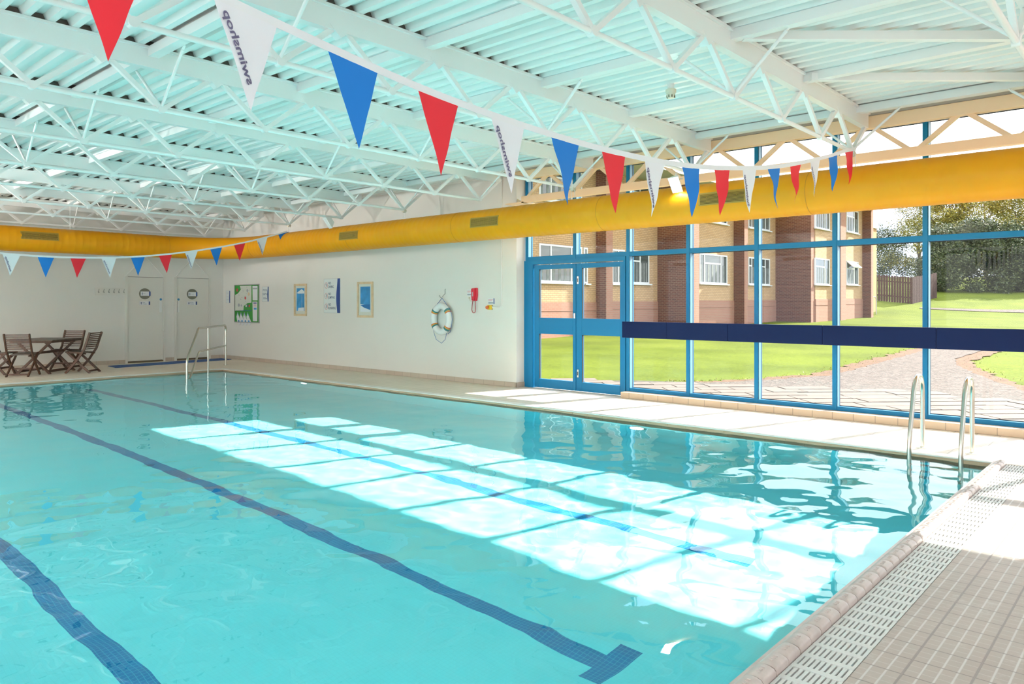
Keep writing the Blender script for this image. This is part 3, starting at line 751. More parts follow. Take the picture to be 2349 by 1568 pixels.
# added row of fill lamps, out of view on the left, to brighten the hall
for k, Y in enumerate((.8, 4.74, 8.60, 12.45, 16.28)):
    p = Vector((-3.2, Y, 2.9)); d = (Vector((.12, 0, 1)) if k < 3 else Vector((.42, .12, .88))).normalized(); side = Vector((0, 1, 0)); u = d.cross(side)
    t = thing('floodlight', ['added fill uplighter on the left-hand side nearest the camera', 'second added fill uplighter on the left-hand side', 'third added fill uplighter on the left-hand side', 'fourth added fill uplighter on the left-hand side', 'added fill uplighter on the left-hand side by the far wall'][k], 'light', tuple(p), 'added fill uplighters on the left-hand side')
    c = MB(); c.obox(p - d * .07, side * .62, u * .13, d * .05); c.build('housing', 'whitepl', t, bevel=.006)
    c = MB(); c.bar(p - d * .10, (p.x, p.y, ZB), .05, .006, (0, 1, 0)); c.build('bracket', 'whitepl', t)
    L = bpy.data.lights.new('fill_uplighter_beam', 'AREA'); L.energy = (120, 130, 300, 680, 720)[k]; L.size = .22; L.size_y = 1.2; L.shape = 'RECTANGLE'; L.color = (1, .97, .92); L.spread = math.radians(140)
    lo = bpy.data.objects.new('lamp_beam', L); COL.objects.link(lo); lo.parent = t; lo.location = d * .02; lo.rotation_euler = d.to_track_quat('-Z', 'Y').to_euler()
ds = thing('heat_detector', 'small cream heat detector hanging from the roof sheet', 'detector', (6.70, 3.85, 3.55))
c = MB(); c.tube([(6.70, 3.85, 3.67), (6.70, 3.85, 3.615)], .034, 18); c.build('base', 'whitepl', ds, smooth=True)
c = MB(); c.tube([(6.70, 3.85, 3.618), (6.70, 3.85, 3.612), (6.70, 3.85, 3.585), (6.70, 3.85, 3.575)], [.040, .054, .054, .046], 20); c.build('collar', 'plastic', ds, smooth=True)
c = MB(); c.tube([(6.70, 3.85, 3.577), (6.70, 3.85, 3.54), (6.70, 3.85, 3.525)], [.046, .040, .030], 20); c.build('sensor_head', 'plastic', ds, smooth=True)
for k in range(8):
    a = 2 * PI * k / 8; c = MB(); c.box(6.70 + .040 * math.cos(a) - .004, 6.70 + .040 * math.cos(a) + .004, 3.85 + .040 * math.sin(a) - .004, 3.85 + .040 * math.sin(a) + .004, 3.53, 3.555); c.build('slot', 'gapbrown', ds)
# underwater lamps near the window-side pool wall
for (x, y), lab in (((7.97, 5.05), 'round white lamp glowing under water near the blue doors'), ((7.97, 12.5), 'round white lamp glowing under water by the wall with pictures')):
    t = thing('underwater_lamp', lab, 'light', (x, y, -.42), 'lamps in the pool wall')
    c = MB(); c.disc((x + .005, y, -.42), (-1, 0, 0), .12, .018, 28); c.build('rim', 'steel', t)
    c = MB(); c.disc((x - .011, y, -.42), (-1, 0, 0), .098, .010, 28); c.build('lens', 'lens', t)

# ---------------------------------------------------------------- far wall: changing-room doors, hooks, mat
for n_, (xa, xb), side in ((3, dx[0], 1), (4, dx[1], -1)):
    d = sthing('door_%d' % n_, ((xa + xb) / 2, YF, 0)); m_ = (xa + xb) / 2
    c = MB(); c.box(xa + .04, xb - .02, YF + .012, YF + .05, .045, 2.082); c.build('leaf', 'door', d)
    c = MB(); c.box(xa, xb, YF + .10, YF + .12, 0, 2.1); c.build('backing', 'dark', d)
    c = MB(); c.box(xa - .0, xb + .02, YF + .0, YF + .05, .0, .035); c.build('threshold', 'gapbrown', d)
    for a, b in ((xa - .03, xa + .036), (xb - .016, xb + .03)):
        c = MB(); c.box(a, b, YF - .012, YF + .05, 0, 2.10); c.build('jamb', 'door', d)
    c = MB()
    for s in (-1, 1): c.bar((m_ + s * .455, YF - .008, 2.10), (m_, YF - .008, 2.60), .016, .016, (0, 1, 0))
    c.build('gable_trim', 'wall', d)
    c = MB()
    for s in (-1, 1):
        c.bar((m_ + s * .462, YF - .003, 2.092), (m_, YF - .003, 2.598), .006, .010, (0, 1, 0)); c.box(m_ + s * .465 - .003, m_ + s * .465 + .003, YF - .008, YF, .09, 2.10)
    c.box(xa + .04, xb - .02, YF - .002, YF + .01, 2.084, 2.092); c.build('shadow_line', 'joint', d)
    c = MB(); c.disc((m_ - .01, YF + .012, 1.68), (0, -1, 0), .135, .008, 36); c.build('vision_panel', 'viewglass', d)
    c = MB(); c.box(m_ - .11, m_ + .12, YF - .004, YF + .004, 1.63, 1.735); s1 = c.build('sign_plate', 'paper2', d)
    c = MB(); c.box(m_ + .085, m_ + .12, YF - .006, YF - .003, 1.63, 1.735); c.build('sign_band', 'signblue', s1)
    c = MB(); c.disc((m_ - .075, YF - .004, 1.705), (0, -1, 0), .009, .002, 12); c.box(m_ - .083, m_ - .067, YF - .006, YF - .004, 1.665, 1.695); c.box(m_ - .079, m_ - .071, YF - .006, YF - .004, 1.642, 1.667); c.build('figure_symbol', 'signtext', s1)
    c = MB(); c.box(m_ - .14, m_ + .11, YF - .002, YF + .012, 1.405, 1.495); s2 = c.build('sign_plate', 'paper2', d)
    c = MB(); c.box(m_ + .08, m_ + .11, YF - .005, YF - .001, 1.407, 1.493); c.build('sign_band', 'signblue', s2)
    c = MB(); c.disc((m_ - .10, YF - .002, 1.475), (0, -1, 0), .009, .002, 12); c.box(m_ - .110, m_ - .090, YF - .004, YF - .002, 1.44, 1.466)
    if n_ == 4: c.prism([(m_ - .118, YF - .004, 1.435), (m_ - .082, YF - .004, 1.435), (m_ - .10, YF - .004, 1.465)], (0, .002, 0))
    c.box(m_ - .105, m_ - .095, YF - .004, YF - .002, 1.415, 1.44); c.build('figure_symbol', 'signtext', s2)
    textmesh('Male' if n_ == 3 else 'Female', .032, frame_mtx((m_ - .07, YF - .004, 1.458), (1, 0, 0), (0, 0, 1)), 'sign_lettering', 'signtext', s2)
    textmesh('Changing', .026, frame_mtx((m_ - .07, YF - .004, 1.425), (1, 0, 0), (0, 0, 1)), 'sign_lettering', 'signtext', s2)
    textmesh('Male' if n_ == 3 else 'Female', .03, frame_mtx((m_ - .055, YF - .006, 1.675), (1, 0, 0), (0, 0, 1)), 'sign_lettering', 'signline', s1)
    xd = xb - .075 if side == 1 else xa + .085
    c = MB(); c.disc((xd, YF + .012, 1.545), (0, -1, 0), .028, .005, 20); c.build('round_sticker', 'blob', d)
    c = MB(); c.box(xd - .03, xd + .02, YF - .002, YF + .012, 1.22, 1.50); c.build('push_plate', 'whitepl', d)
hk = thing('coat_rack', 'white board with six metal coat hooks on the far wall', 'coat rack', (6.80, YF - .012, 1.73))
c = MB(); c.box(6.46, 7.12, YF - .016, YF - .0, 1.645, 1.81); c.build('backboard', 'door', hk, bevel=.004)
for k in range(6):
    x = 6.53 + k * .112; c = MB(); c.tube([(x, YF - .018, 1.70), (x, YF - .022, 1.735), (x, YF - .035, 1.755), (x + .004, YF - .055, 1.785)], .006, 6); c.tube([(x, YF - .02, 1.715), (x, YF - .05, 1.695), (x, YF - .06, 1.71)], .006, 6); c.disc((x, YF - .016, 1.715), (0, -1, 0), .014, .004, 12); c.build('hook', 'steeldark', hk, smooth=True)
mt = MB(); mt.add([(6.50, 17.75, .012), (9.42, 18.12, .012), (9.45, 18.72, .012), (6.55, 18.36, .012), (6.50, 17.75, 0.001), (9.42, 18.12, 0.001), (9.45, 18.72, 0.001), (6.55, 18.36, 0.001)], [(0, 1, 2, 3), (4, 5, 1, 0), (5, 6, 2, 1), (6, 7, 3, 2), (7, 4, 0, 3)])
tag(mt.build('floor_mat', 'mat_blue'), 'long blue mat on the floor before the two changing-room doors', 'mat')

# ---------------------------------------------------------------- right wall: signs, pictures, lifebuoy, telephone
XS = XW
def wallbox(c, y0, y1, z0, z1, d0, d1): return c.box(XS - d1, XS - d0, y0, y1, z0, z1)
UPZ = (0, 0, 1); TOY = (0, -1, 0)
def wtext(body, size, y, z, mt_, parent, d, align='LEFT', bold=0, width=1, name='sign_lettering'):
    return textmesh(body, size, frame_mtx((XS - d, y, z), TOY, UPZ), name, mt_, parent, align=align, bold=bold, width=width)
def outline(ya, yb, z0, z1, d, parent, w=.004):
    c = MB(); wallbox(c, ya, yb, z0, z0 + w, d, d + .001); wallbox(c, ya, yb, z1 - w, z1, d, d + .001); wallbox(c, yb - w, yb, z0, z1, d, d + .001); c.build('sign_border', 'signline', parent)
def curveband(y0, y1, z0, z1, d, parent, bulge):
    vs = []; n = 16
    for i in range(n + 1):
        t = i / n; z = z0 + (z1 - z0) * t; e = (math.sin(t * PI * 1.6 - .6) * .5 + .5)
        vs += [(XS - d, y0 + bulge * e, z), (XS - d, y1, z)]
    c = MB(); c.add(vs, [(2 * i, 2 * i + 1, 2 * i + 3, 2 * i + 2) for i in range(n)]); o = c.build('sign_band', 'signblue', parent)
    q = o.modifiers.new('t', 'SOLIDIFY'); q.thickness = .001
# (y decreases to the right of the photo)
t = thing('wall_sign', 'small blue-edged notice on the wall beside the far corner', 'sign', (XS, 18.64, 1.6)); c = MB(); wallbox(c, 18.53, 18.745, 1.455, 1.775, 0, .006); o = c.build('sign_board', 'paper', t); outline(18.53, 18.745, 1.455, 1.775, .006, t)
curveband(18.565, 18.53, 1.455, 1.775, .0075, t, .012)
for k in range(7): c = MB(); wallbox(c, 18.60, 18.72, 1.735 - k * .038, 1.742 - k * .038, .006, .007); c.build('text_line', 'signline', t)
t = thing('wall_sign', 'pool depth sign reading 1.05m beside the green notice board', 'sign', (XS, 16.76, 1.67)); c = MB(); wallbox(c, 16.61, 16.915, 1.49, 1.855, 0, .006); c.build('sign_board', 'paper', t); outline(16.61, 16.915, 1.49, 1.855, .006, t)
curveband(16.65, 16.61, 1.49, 1.855, .0075, t, .02)
for s_, z in (('POOL', 1.745), ('DEPTH', 1.645), ('1.05m', 1.545)): wtext(s_, .075, 16.775, z, 'signtext', t, .0075, 'CENTER')
t = thing('wall_sign', 'large sign reading NO DIVING, NO JUMPING, NO RUNNING', 'sign', (XS, 13.95, 1.61)); c = MB(); wallbox(c, 13.645, 14.26, 1.235, 1.99, 0, .008); c.build('sign_board', 'paper', t); outline(13.645, 14.26, 1.235, 1.99, .008, t)
curveband(13.74, 13.645, 1.235, 1.99, .0095, t, .05)
for k, wd in enumerate(('DIVING', 'JUMPING', 'RUNNING')):
    z = 1.865 - k * .235
    wtext('NO', .078, 14.09, z, 'signtext', t, .0095, bold=.0006, width=.85); wtext(wd, .078, 14.09, z - .08, 'signtext', t, .0095, bold=.0006, width=.80)
    zc = z - .022; c = MB(); c.tube([(XS - .0095, 14.165 + .052 * math.cos(a), zc + .066 * math.sin(a)) for a in [2 * PI * i / 28 for i in range(28)]], .0025, 6, closed=True); c.build('prohibition_ring', 'redtext', t)
    fg = MB(); fg.disc((XS - .008, 14.165, zc + .032), (-1, 0, 0), .010, .002, 12)
    if k == 0: fg.bar((XS - .009, 14.165, zc + .02), (XS - .009, 14.15, zc - .02), .009, .002, (1, 0, 0)); fg.bar((XS - .009, 14.19, zc + .028), (XS - .009, 14.14, zc - .035), .004, .002, (1, 0, 0))
    elif k == 1: fg.bar((XS - .009, 14.165, zc + .02), (XS - .009, 14.17, zc - .015), .010, .002, (1, 0, 0)); fg.bar((XS - .009, 14.17, zc - .012), (XS - .009, 14.145, zc - .035), .006, .002, (1, 0, 0)); fg.bar((XS - .009, 14.17, zc - .012), (XS - .009, 14.19, zc - .025), .006, .002, (1, 0, 0)); fg.bar((XS - .009, 14.165, zc + .015), (XS - .009, 14.14, zc + .0), .005, .002, (1, 0, 0))
    else: fg.bar((XS - .009, 14.165, zc + .02), (XS - .009, 14.165, zc - .01), .012, .002, (1, 0, 0)); fg.bar((XS - .009, 14.168, zc - .008), (XS - .009, 14.19, zc - .035), .006, .002, (1, 0, 0)); fg.bar((XS - .009, 14.162, zc - .008), (XS - .009, 14.14, zc - .03), .006, .002, (1, 0, 0)); fg.bar((XS - .009, 14.19, zc + .012), (XS - .009, 14.14, zc + .005), .005, .002, (1, 0, 0))
    fg.build('figure_symbol', 'signtext', t)
# framed prints
def picture(ya, yb, z0, z1, label, kind):
    t = thing('framed_picture', label, 'picture', (XS, (ya + yb) / 2, (z0 + z1) / 2), 'framed sea prints'); f = .05
    c = MB(); wallbox(c, ya, ya + f, z0, z1, 0, .028); wallbox(c, yb - f, yb, z0, z1, 0, .028); wallbox(c, ya + f, yb - f, z0, z0 + f, 0, .028); wallbox(c, ya + f, yb - f, z1 - f, z1, 0, .028); c.build('frame', 'frameoak', t, bevel=.006)
    c = MB(); wallbox(c, ya + f, yb - f, z0 + f, z1 - f, 0, .008); c.build('mount', 'mount', t)
    m1, m2, n1, n2 = ya + .10, yb - .10, z0 + .12, z1 - .10
    c = MB(); wallbox(c, m1, m2, n1, n2, .008, .010); c.build('print', 'sea', t)
    x = XS - .0115
    def tri(pts, m_, nm): c = MB(); c.prism([(x, *p) for p in pts], (.0012, 0, 0)); c.build(nm, m_, t)
    if kind == 0:
        mid = m1 + (m2 - m1) * .32
        tri([(mid + .005, n2 - .02), (m2 - .0, n2 - .11), (m2 - .06, n2 - .125), (m1 + .0, n2 - .125), (m1, n2 - .075)], 'printwhite', 'parasol'); tri([(mid - .003, n2 - .12), (mid + .004, n2 - .12), (mid + .004, n1 + .06), (mid - .003, n1 + .06)], 'printwhite', 'pole')
        tri([(m1 + .02, n1), (m2 - .05, n1), (m2 - .08, n1 + .07), (m1 + .01, n1 + .08)], 'printwhite', 'table')
    else:
        tri([(m1, n1), (m2, n1), (m2, n1 + .14), (m2 - .12, n1 + .09), (m1, n1 + .04)], 'printwhite', 'sand'); tri([(m1, n1 + .05), (m2 - .11, n1 + .095), (m2 - .05, n1 + .15), (m1, n1 + .16)], 'sea2', 'water')
        tri([(m2, n1 + .14), (m2 - .14, n1 + .155), (m2, n1 + .165)], 'printwhite', 'foam')
picture(14.94, 15.46, 1.152, 1.897, 'oak-framed print of a white parasol against blue', 0)
picture(12.48, 13.015, 1.147, 1.898, 'oak-framed print of blue sea and pale sand', 1)
# notice board
t = thing('notice_board', 'green notice board covered with a map and papers', 'notice board', (XS, 17.66, 1.43))
ya, yb, z0, z1 = 17.065, 18.26, .975, 1.905
c = MB(); wallbox(c, ya, yb, z0, z1, 0, .012); c.build('board', 'green', t)
c = MB(); wallbox(c, ya, yb, z1, z1 + .02, 0, .022); wallbox(c, ya, yb, z0 - .02, z0, 0, .022); wallbox(c, yb, yb + .02, z0 - .02, z1 + .02, 0, .02); wallbox(c, ya - .02, ya, z0 - .02, z1 + .02, 0, .02); c.build('trim', 'alu', t)
x = XS - .014
def flat(pts, m_, nm, d=.0012, par=None): c = MB(); c.prism([(x - (.0015 if par else 0), *p) for p in pts], (d, 0, 0)); return c.build(nm, m_, par or t)
mp = flat([(18.25, 1.25), (18.25, 1.66), (18.10, 1.70), (17.95, 1.80), (18.0, 1.89), (17.42, 1.89), (17.42, 1.46), (17.62, 1.45), (17.80, 1.38), (17.82, 1.26)], 'mount', 'site_map')
for (y, z, r, m_) in ((18.14, 1.79, .045, 'redtext'), (17.62, 1.77, .04, 'signline'), (17.55, 1.68, .045, 'frameoak'), (17.72, 1.58, .04, 'redtext'), (18.05, 1.40, .045, 'signline'), (17.92, 1.39, .03, 'signline')):
    c = MB(); c.disc((x - .001, y, z), (-1, 0, 0), r, .001, 10); c.build('map_mark', m_, mp)
rr_ = random.Random(3)
for k in range(22):
    y, z = rr_.uniform(17.48, 18.15), rr_.uniform(1.48, 1.86); c = MB(); wallbox(c, y, y + rr_.uniform(.015, .05), z, z + .008, .014, .0155); c.build('map_line', 'signline', mp)
for y, m_ in ((17.68, 'paper2'), (17.60, 'signtext'), (17.52, 'redtext')):
    c = MB(); c.disc((x - .001, y, 1.38), (-1, 0, 0), .035, .001, 8); c.build('picture_sticker', m_, t)
p1 = flat([(17.12, 1.52), (17.36, 1.52), (17.37, 1.88), (17.12, 1.88)], 'paper2', 'paper_sheet'); p2 = flat([(17.14, 1.0), (17.35, 1.0), (17.37, 1.49), (17.13, 1.49)], 'paper2', 'paper_sheet')
flat([(17.14, 1.80), (17.35, 1.80), (17.35, 1.83), (17.14, 1.83)], 'signline', 'heading', par=p1); flat([(17.17, 1.44), (17.32, 1.44), (17.32, 1.465), (17.17, 1.465)], 'signblue', 'heading', par=p2); flat([(17.17, 1.29), (17.30, 1.29), (17.30, 1.335), (17.17, 1.335)], 'sea', 'picture_block', par=p2)
for k in range(3): flat([(17.18, 1.37 + k * .02), (17.31, 1.37 + k * .02), (17.31, 1.376 + k * .02), (17.18, 1.376 + k * .02)], 'redtext', 'text_line', par=p2)
flat([(17.42, 1.255), (18.25, 1.25), (18.25, 1.262), (17.42, 1.268)], 'signblue', 'shelf_strip')
for k in range(4):
    y = 18.08 - k * .17; c = MB(); c.prism([(x - .004, y + .09, 1.10), (x - .004, y + .03, 1.22), (x - .004, y - .06, 1.08), (x - .004, y - .16, .96), (x - .004, y - .06, .88), (x - .004, y + .04, .96)], (.003, 0, 0))
    lf = c.build('hanging_leaflet', 'paper2', t); c = MB(); c.disc((x - .005, y - .03, .985), (-1, 0, 0), .035, .001, 14); c.bar((x - .006, y + .02, 1.20), (x - .006, y, 1.13), .02, .001, (1, 0, 0)); c.build('leaflet_print', 'sea', lf)
# lifebuoy
t = thing('lifebuoy', 'white lifebuoy ring with striped bands hanging on a hook', 'lifebuoy', (XS - .09, 10.33, 1.16))
yc, zc, RA, ra = 10.33, 1.155, .215, .062; XB = XS - .075
def ringpt(a, r=RA, dx_=0): return Vector((XB - dx_, yc - r * math.sin(a), zc + r * 1.12 * math.cos(a)))
c = MB(); c.tube([ringpt(2 * PI * k / 48) for k in range(48)], ra, 18, closed=True); c.build('ring', 'buoy', t, smooth=True)
for a0, order in ((-.95, 1), (.95, -1), (-2.15, -1), (2.3, 1)):
    for j, mm in enumerate(('orange', 'band_y', 'teal', 'teal')):
        a1 = a0 + (j - 1.5) * .075 * order; c = MB(); c.tube([ringpt(a1 - .035), ringpt(a1), ringpt(a1 + .035)], ra + .0025, 18, caps=False); c.build('striped_band', mm, t, smooth=True)
rp = MB(); hook = Vector((XS - .06, 10.33, 1.545)); A1 = ringpt(-.9, RA + ra); A2 = ringpt(.9, RA + ra)
rp.tube([hook, A1], .0045, 6); rp.tube([hook, A2, ringpt(1.25, RA + ra + .014), ringpt(1.6, RA + ra + .02), ringpt(2.0, RA + ra + .02), ringpt(2.3, RA + ra + .045), ringpt(2.5, RA + ra + .03)], .0045, 6)
rp.tube([ringpt(-2.2, RA + ra), ringpt(-2.45, RA + ra + .04), ringpt(-2.75, RA + ra + .10), ringpt(3.14, RA + ra + .13), ringpt(2.85, RA + ra + .08), ringpt(2.6, RA + ra)], .0045, 6); rp.build('rope', 'rope', t, smooth=True)
c = MB(); c.tube([(XS, 10.30, 1.72), (XS - .012, 10.30, 1.70), (XS - .012, 10.30, 1.63), (XS - .05, 10.33, 1.575), (XS - .065, 10.335, 1.545), (XS - .085, 10.35, 1.56), (XS - .10, 10.36, 1.60)], .006, 8)
tag(c.build('wall_hook', 'steeldark', smooth=True), 'bent metal wall hook holding the lifebuoy rope', 'hook')
# telephone
t = thing('telephone', 'red wall telephone with looped cord by the glazing', 'telephone', (XS, 9.50, 1.6))
c = MB(); c.prism([(XS - .05, 9.555, 1.72), (XS - .05, 9.44, 1.725), (XS - .05, 9.435, 1.60), (XS - .05, 9.455, 1.49), (XS - .05, 9.54, 1.49), (XS - .05, 9.565, 1.58)], (.05, 0, 0)); c.build('wall_base', 'phone', t, bevel=.008)
c = MB(); c.prism([(XS - .085, 9.54, 1.715), (XS - .085, 9.455, 1.715), (XS - .075, 9.46, 1.60), (XS - .085, 9.47, 1.50), (XS - .085, 9.53, 1.50), (XS - .075, 9.535, 1.6)], (.035, 0, 0)); c.build('handset', 'phone', t, bevel=.010)
c = MB(); c.box(XS - .088, XS - .084, 9.485, 9.51, 1.575, 1.65); c.build('keypad', 'phonewin', t)
c = MB(); c.tube([(XS - .04, 9.535, 1.49), (XS - .045, 9.545, 1.42), (XS - .05, 9.55, 1.33), (XS - .05, 9.53, 1.285), (XS - .05, 9.495, 1.275), (XS - .05, 9.465, 1.29), (XS - .05, 9.455, 1.34), (XS - .045, 9.465, 1.42), (XS - .04, 9.47, 1.49)], .0075, 8); c.build('cord', 'cordred', t, smooth=True)
c = MB(); c.tube([(XS - .01, 9.52, 1.49), (XS - .02, 9.58, 1.475), (XS - .015, 9.64, 1.50), (XS - .008, 9.66, 1.54)], .004, 6); c.disc((XS, 9.66, 1.545), (-1, 0, 0), .016, .014, 12); c.build('line_cable', 'plastic', t, smooth=True)
def smallsign(ya, yb, z0, z1, label, red):
    t = thing('wall_sign', label, 'sign', (XS, (ya + yb) / 2, (z0 + z1) / 2)); c = MB(); wallbox(c, ya, yb, z0, z1, 0, .004); c.build('sign_board', 'paper2', t)
    c = MB(); wallbox(c, ya, ya + .022, z0, z1, .004, .0055); c.build('sign_band', 'signblue', t)
    for k in range(3): c = MB(); wallbox(c, ya + .04 + .012 * k, yb - .01, z1 - .022 - k * .013, z1 - .018 - k * .013, .004, .005); c.build('text_line', 'redtext', t)
    c = MB(); wallbox(c, ya + .03, yb - .01, z0 + .008, z0 + .035, .004, .005); c.build('text_block', 'signline', t)
smallsign(9.565, 9.72, 1.585, 1.695, 'small notice left of the red telephone', 1)
smallsign(9.03, 9.19, 1.435, 1.535, 'small notice above the yellow emergency button', 1)
t = thing('emergency_button', 'red push button in a yellow box beside the conduit', 'button', (XS, 9.14, 1.38)); c = MB(); c.box(XS - .05, XS, 9.085, 9.165, 1.335, 1.415); c.build('box', 'btn_y', t, bevel=.006)
c = MB(); c.tube([(XS - .05, 9.14, 1.375), (XS - .068, 9.14, 1.375), (XS - .072, 9.14, 1.375), (XS - .09, 9.14, 1.375)], [.018, .018, .032, .030], 18); c.build('push_button', 'orange', t, smooth=True)
for z in (1.345, 1.405): c = MB(); c.box(XS - .012, XS, 9.078, 9.088, z - .006, z + .006); c.build('fixing_lug', 'dark', t)
c = MB(); c.tube([(XS - .012, 9.085, 1.385), (XS - .012, 8.95, 1.372), (XS - .012, 8.885, 1.375), (XS - .012, 8.862, 1.40), (XS - .012, 8.855, 1.46), (XS - .012, 8.85, 2.4), (XS - .012, 8.85, 3.66)], .009, 8)
tag(c.build('cable_conduit', 'whitepl', smooth=True), 'thin white conduit rising from the emergency button to the roof', 'conduit')

# ---------------------------------------------------------------- pool handrail and ladder
def bez(p0, p1, p2, n=6): return [p0.lerp(p1, i / n).lerp(p1.lerp(p2, i / n), i / n) for i in range(n + 1)]
t = thing('handrail', 'stainless steel handrail with two rails over the corner pool steps', 'handrail', (8.52, 16.66, 0))
def H(s, z): return Vector((8.52 - .666 * s, 16.66 - .746 * s, z))
top = [H(0, 0), H(0, .80)] + bez(H(0, .82), H(0, .935), H(.13, .935)) + bez(H(2.0, .93), H(2.12, .93), H(2.18, .84)) + bez(H(2.72, .42), H(2.82, .35), H(2.82, .22)) + [H(2.82, -.9)]
c = MB(); c.tube(top, .023, 12); c.build('top_rail', 'steel', t, smooth=True)
low = [H(.0, .46)] + bez(H(1.9, .45), H(2.05, .45), H(2.12, .38)) + [H(2.72, -.12), H(2.82, -.22)]
c = MB(); c.tube(low, .020, 12); c.build('mid_rail', 'steel', t, smooth=True)
c = MB(); c.tube([H(1.40, -.5), H(1.40, .93)], .021, 12); c.build('post', 'steel', t, smooth=True)
c = MB(); c.tube([H(0, 0), H(0, .012)], .055, 20); c.build('floor_flange', 'steel', t)
t = thing('pool_ladder', 'stainless steel pool ladder with two hooped grab rails at the near right corner', 'ladder', (8.1, 1.72, 0))
for y in (1.93, 1.50):
    a = Vector((8.31, y, 0)); pts = [a, Vector((8.31, y, .50))]
    pts += bez(Vector((8.31, y, .52)), Vector((8.31, y, .745)), Vector((8.13, y, .735)), 7) + bez(Vector((8.12, y, .735)), Vector((8.02, y, .70)), Vector((7.975, y, .60)), 5)
    pts += [Vector((7.85, y, .22))] + bez(Vector((7.835, y, .16)), Vector((7.815, y, .10)), Vector((7.815, y, .02)), 4) + [Vector((7.815, y, -.95))]
    c = MB(); c.tube(pts, .0215, 14); c.build('grab_rail', 'steel', t, smooth=True)
    c = MB(); c.tube([(8.31, y, 0), (8.31, y, .008), (8.31, y, .014)], [.062, .060, .040], 22); c.build('floor_flange', 'edge', t, smooth=True)
for z in (-.25, -.50, -.75):
    c = MB(); c.box(7.78, 7.86, 1.51, 1.92, z - .015, z + .015); c.build('tread', 'steeldark', t)

# ---------------------------------------------------------------- folding table and chairs
def L2W(p, yaw, q):          # q = (across, forward, up) in the piece's own frame; yaw vector = forward
    f = Vector((yaw[0], yaw[1], 0)).normalized(); s = Vector((f.y, -f.x, 0)); return Vector(p) + s * q[0] + f * q[1] + Vector((0, 0, q[2]))
def chair(p, yaw, label):
    t = thing('folding_chair', label, 'chair', p, 'folding wooden chairs around the table'); w = .225
    P = lambda a, b, c_: L2W(p, yaw, (a, b, c_))
    f = Vector((yaw[0], yaw[1], 0)).normalized(); s = Vector((f.y, -f.x, 0))
    for k in (-1, 1):       # long curved member: front foot up to the backrest top
        pts = [P(k * w, .22, 0), P(k * w, -.02, .27), P(k * w, -.17, .50), P(k * w, -.27, .80), P(k * w, -.285, .845)]
        c = MB()
        for a, b in zip(pts, pts[1:]): c.bar(a, b, .026, .042)
        c.build('back_leg', 'wood', t)
        c = MB(); c.bar(P(k * (w - .032), -.27, 0), P(k * (w - .032), .22, .45), .024, .042); c.build('front_leg', 'wood', t)
    br = MB()
    def sl(b0, z0, hh=.030):
        br.obox(P(0, b0, z0), s * (w - .01), f * .007 , Vector((0, 0, hh / 2)))
    for k in range(8): z = .545 + k * .040; sl(-.185 - (z - .545) * .32, z, .024)
    br.build('backrest_slats', 'wood', t)
    for (a_, b_, c_, r1, r2) in ((w, .10, .135, .02, .035), (w - .03, -.22, .045, .02, .035), (w, -.175, .50, .016, .016)):
        c = MB(); c.bar(P(-a_, b_, c_), P(a_, b_, c_), r1, r2); c.build('stretcher', 'wood', t)
    se = MB()
    for k in range(7): se.obox(P(0, -.12 + k * .058, .425 + k * .004), s * (w - .045), f * .023, Vector((0, 0, .009)))
    se.build('seat_slats', 'woodgrey', t)
    for k in (-1, 1): c = MB(); c.bar(P(k * (w - .055), -.17, .405), P(k * (w - .055), .25, .44), .02, .034); c.build('seat_rail', 'wood', t)
chair((4.56, 17.22, 0), (.60, .80), 'dark folding wooden chair seen from behind at the front of the table')
chair((5.61, 17.13, 0), (-.668, .744), 'dark folding wooden chair right of the table, turned side-on')
chair((5.68, 18.30, 0), (-.78, -.62), 'dark folding wooden chair against the wall behind the table')
chair((4.35, 17.95, 0), (.668, -.60), 'dark folding wooden chair cut off by the left edge of the photo')
tp = (5.12, 17.72, 0); ty = (.668 * .98, -.744 * .98)
t = thing('folding_table', 'dark slatted folding wooden table among the four chairs', 'table', tp)
P = lambda a, b, c_: L2W(tp, ty, (a, b, c_)); f = Vector((ty[0], ty[1], 0)).normalized(); s = Vector((f.y, -f.x, 0))
c = MB()
for k in range(11): c.obox(P(-.50 + k * .10, 0, .695), s * .046, f * .46, Vector((0, 0, .010)))
c.build('slatted_top', 'woodgrey', t)
for n_, (a, b, c_, d) in enumerate(((-.52, -.42, .52, -.42), (-.52, .42, .52, .42), (-.52, -.42, -.52, .42), (.52, -.42, .52, .42))):
    c = MB(); c.bar(P(a, b, .665), P(c_, d, .665), .022, .045); c.build('apron', 'wood', t)
for k in (-1, 1):
    for m_ in (-1, 1): c = MB(); c.bar(P(k * .42, -m_ * .34, 0), P(k * .42 + .03 * m_, m_ * .36, .66), .03, .045); c.build('leg', 'wood', t)
for (b, z) in ((-.30, .06), (.30, .06), (.12, .44)):
    c = MB(); c.bar(P(-.42, b, z), P(.42, b, z), .022, .05); c.build('stretcher', 'wood', t)

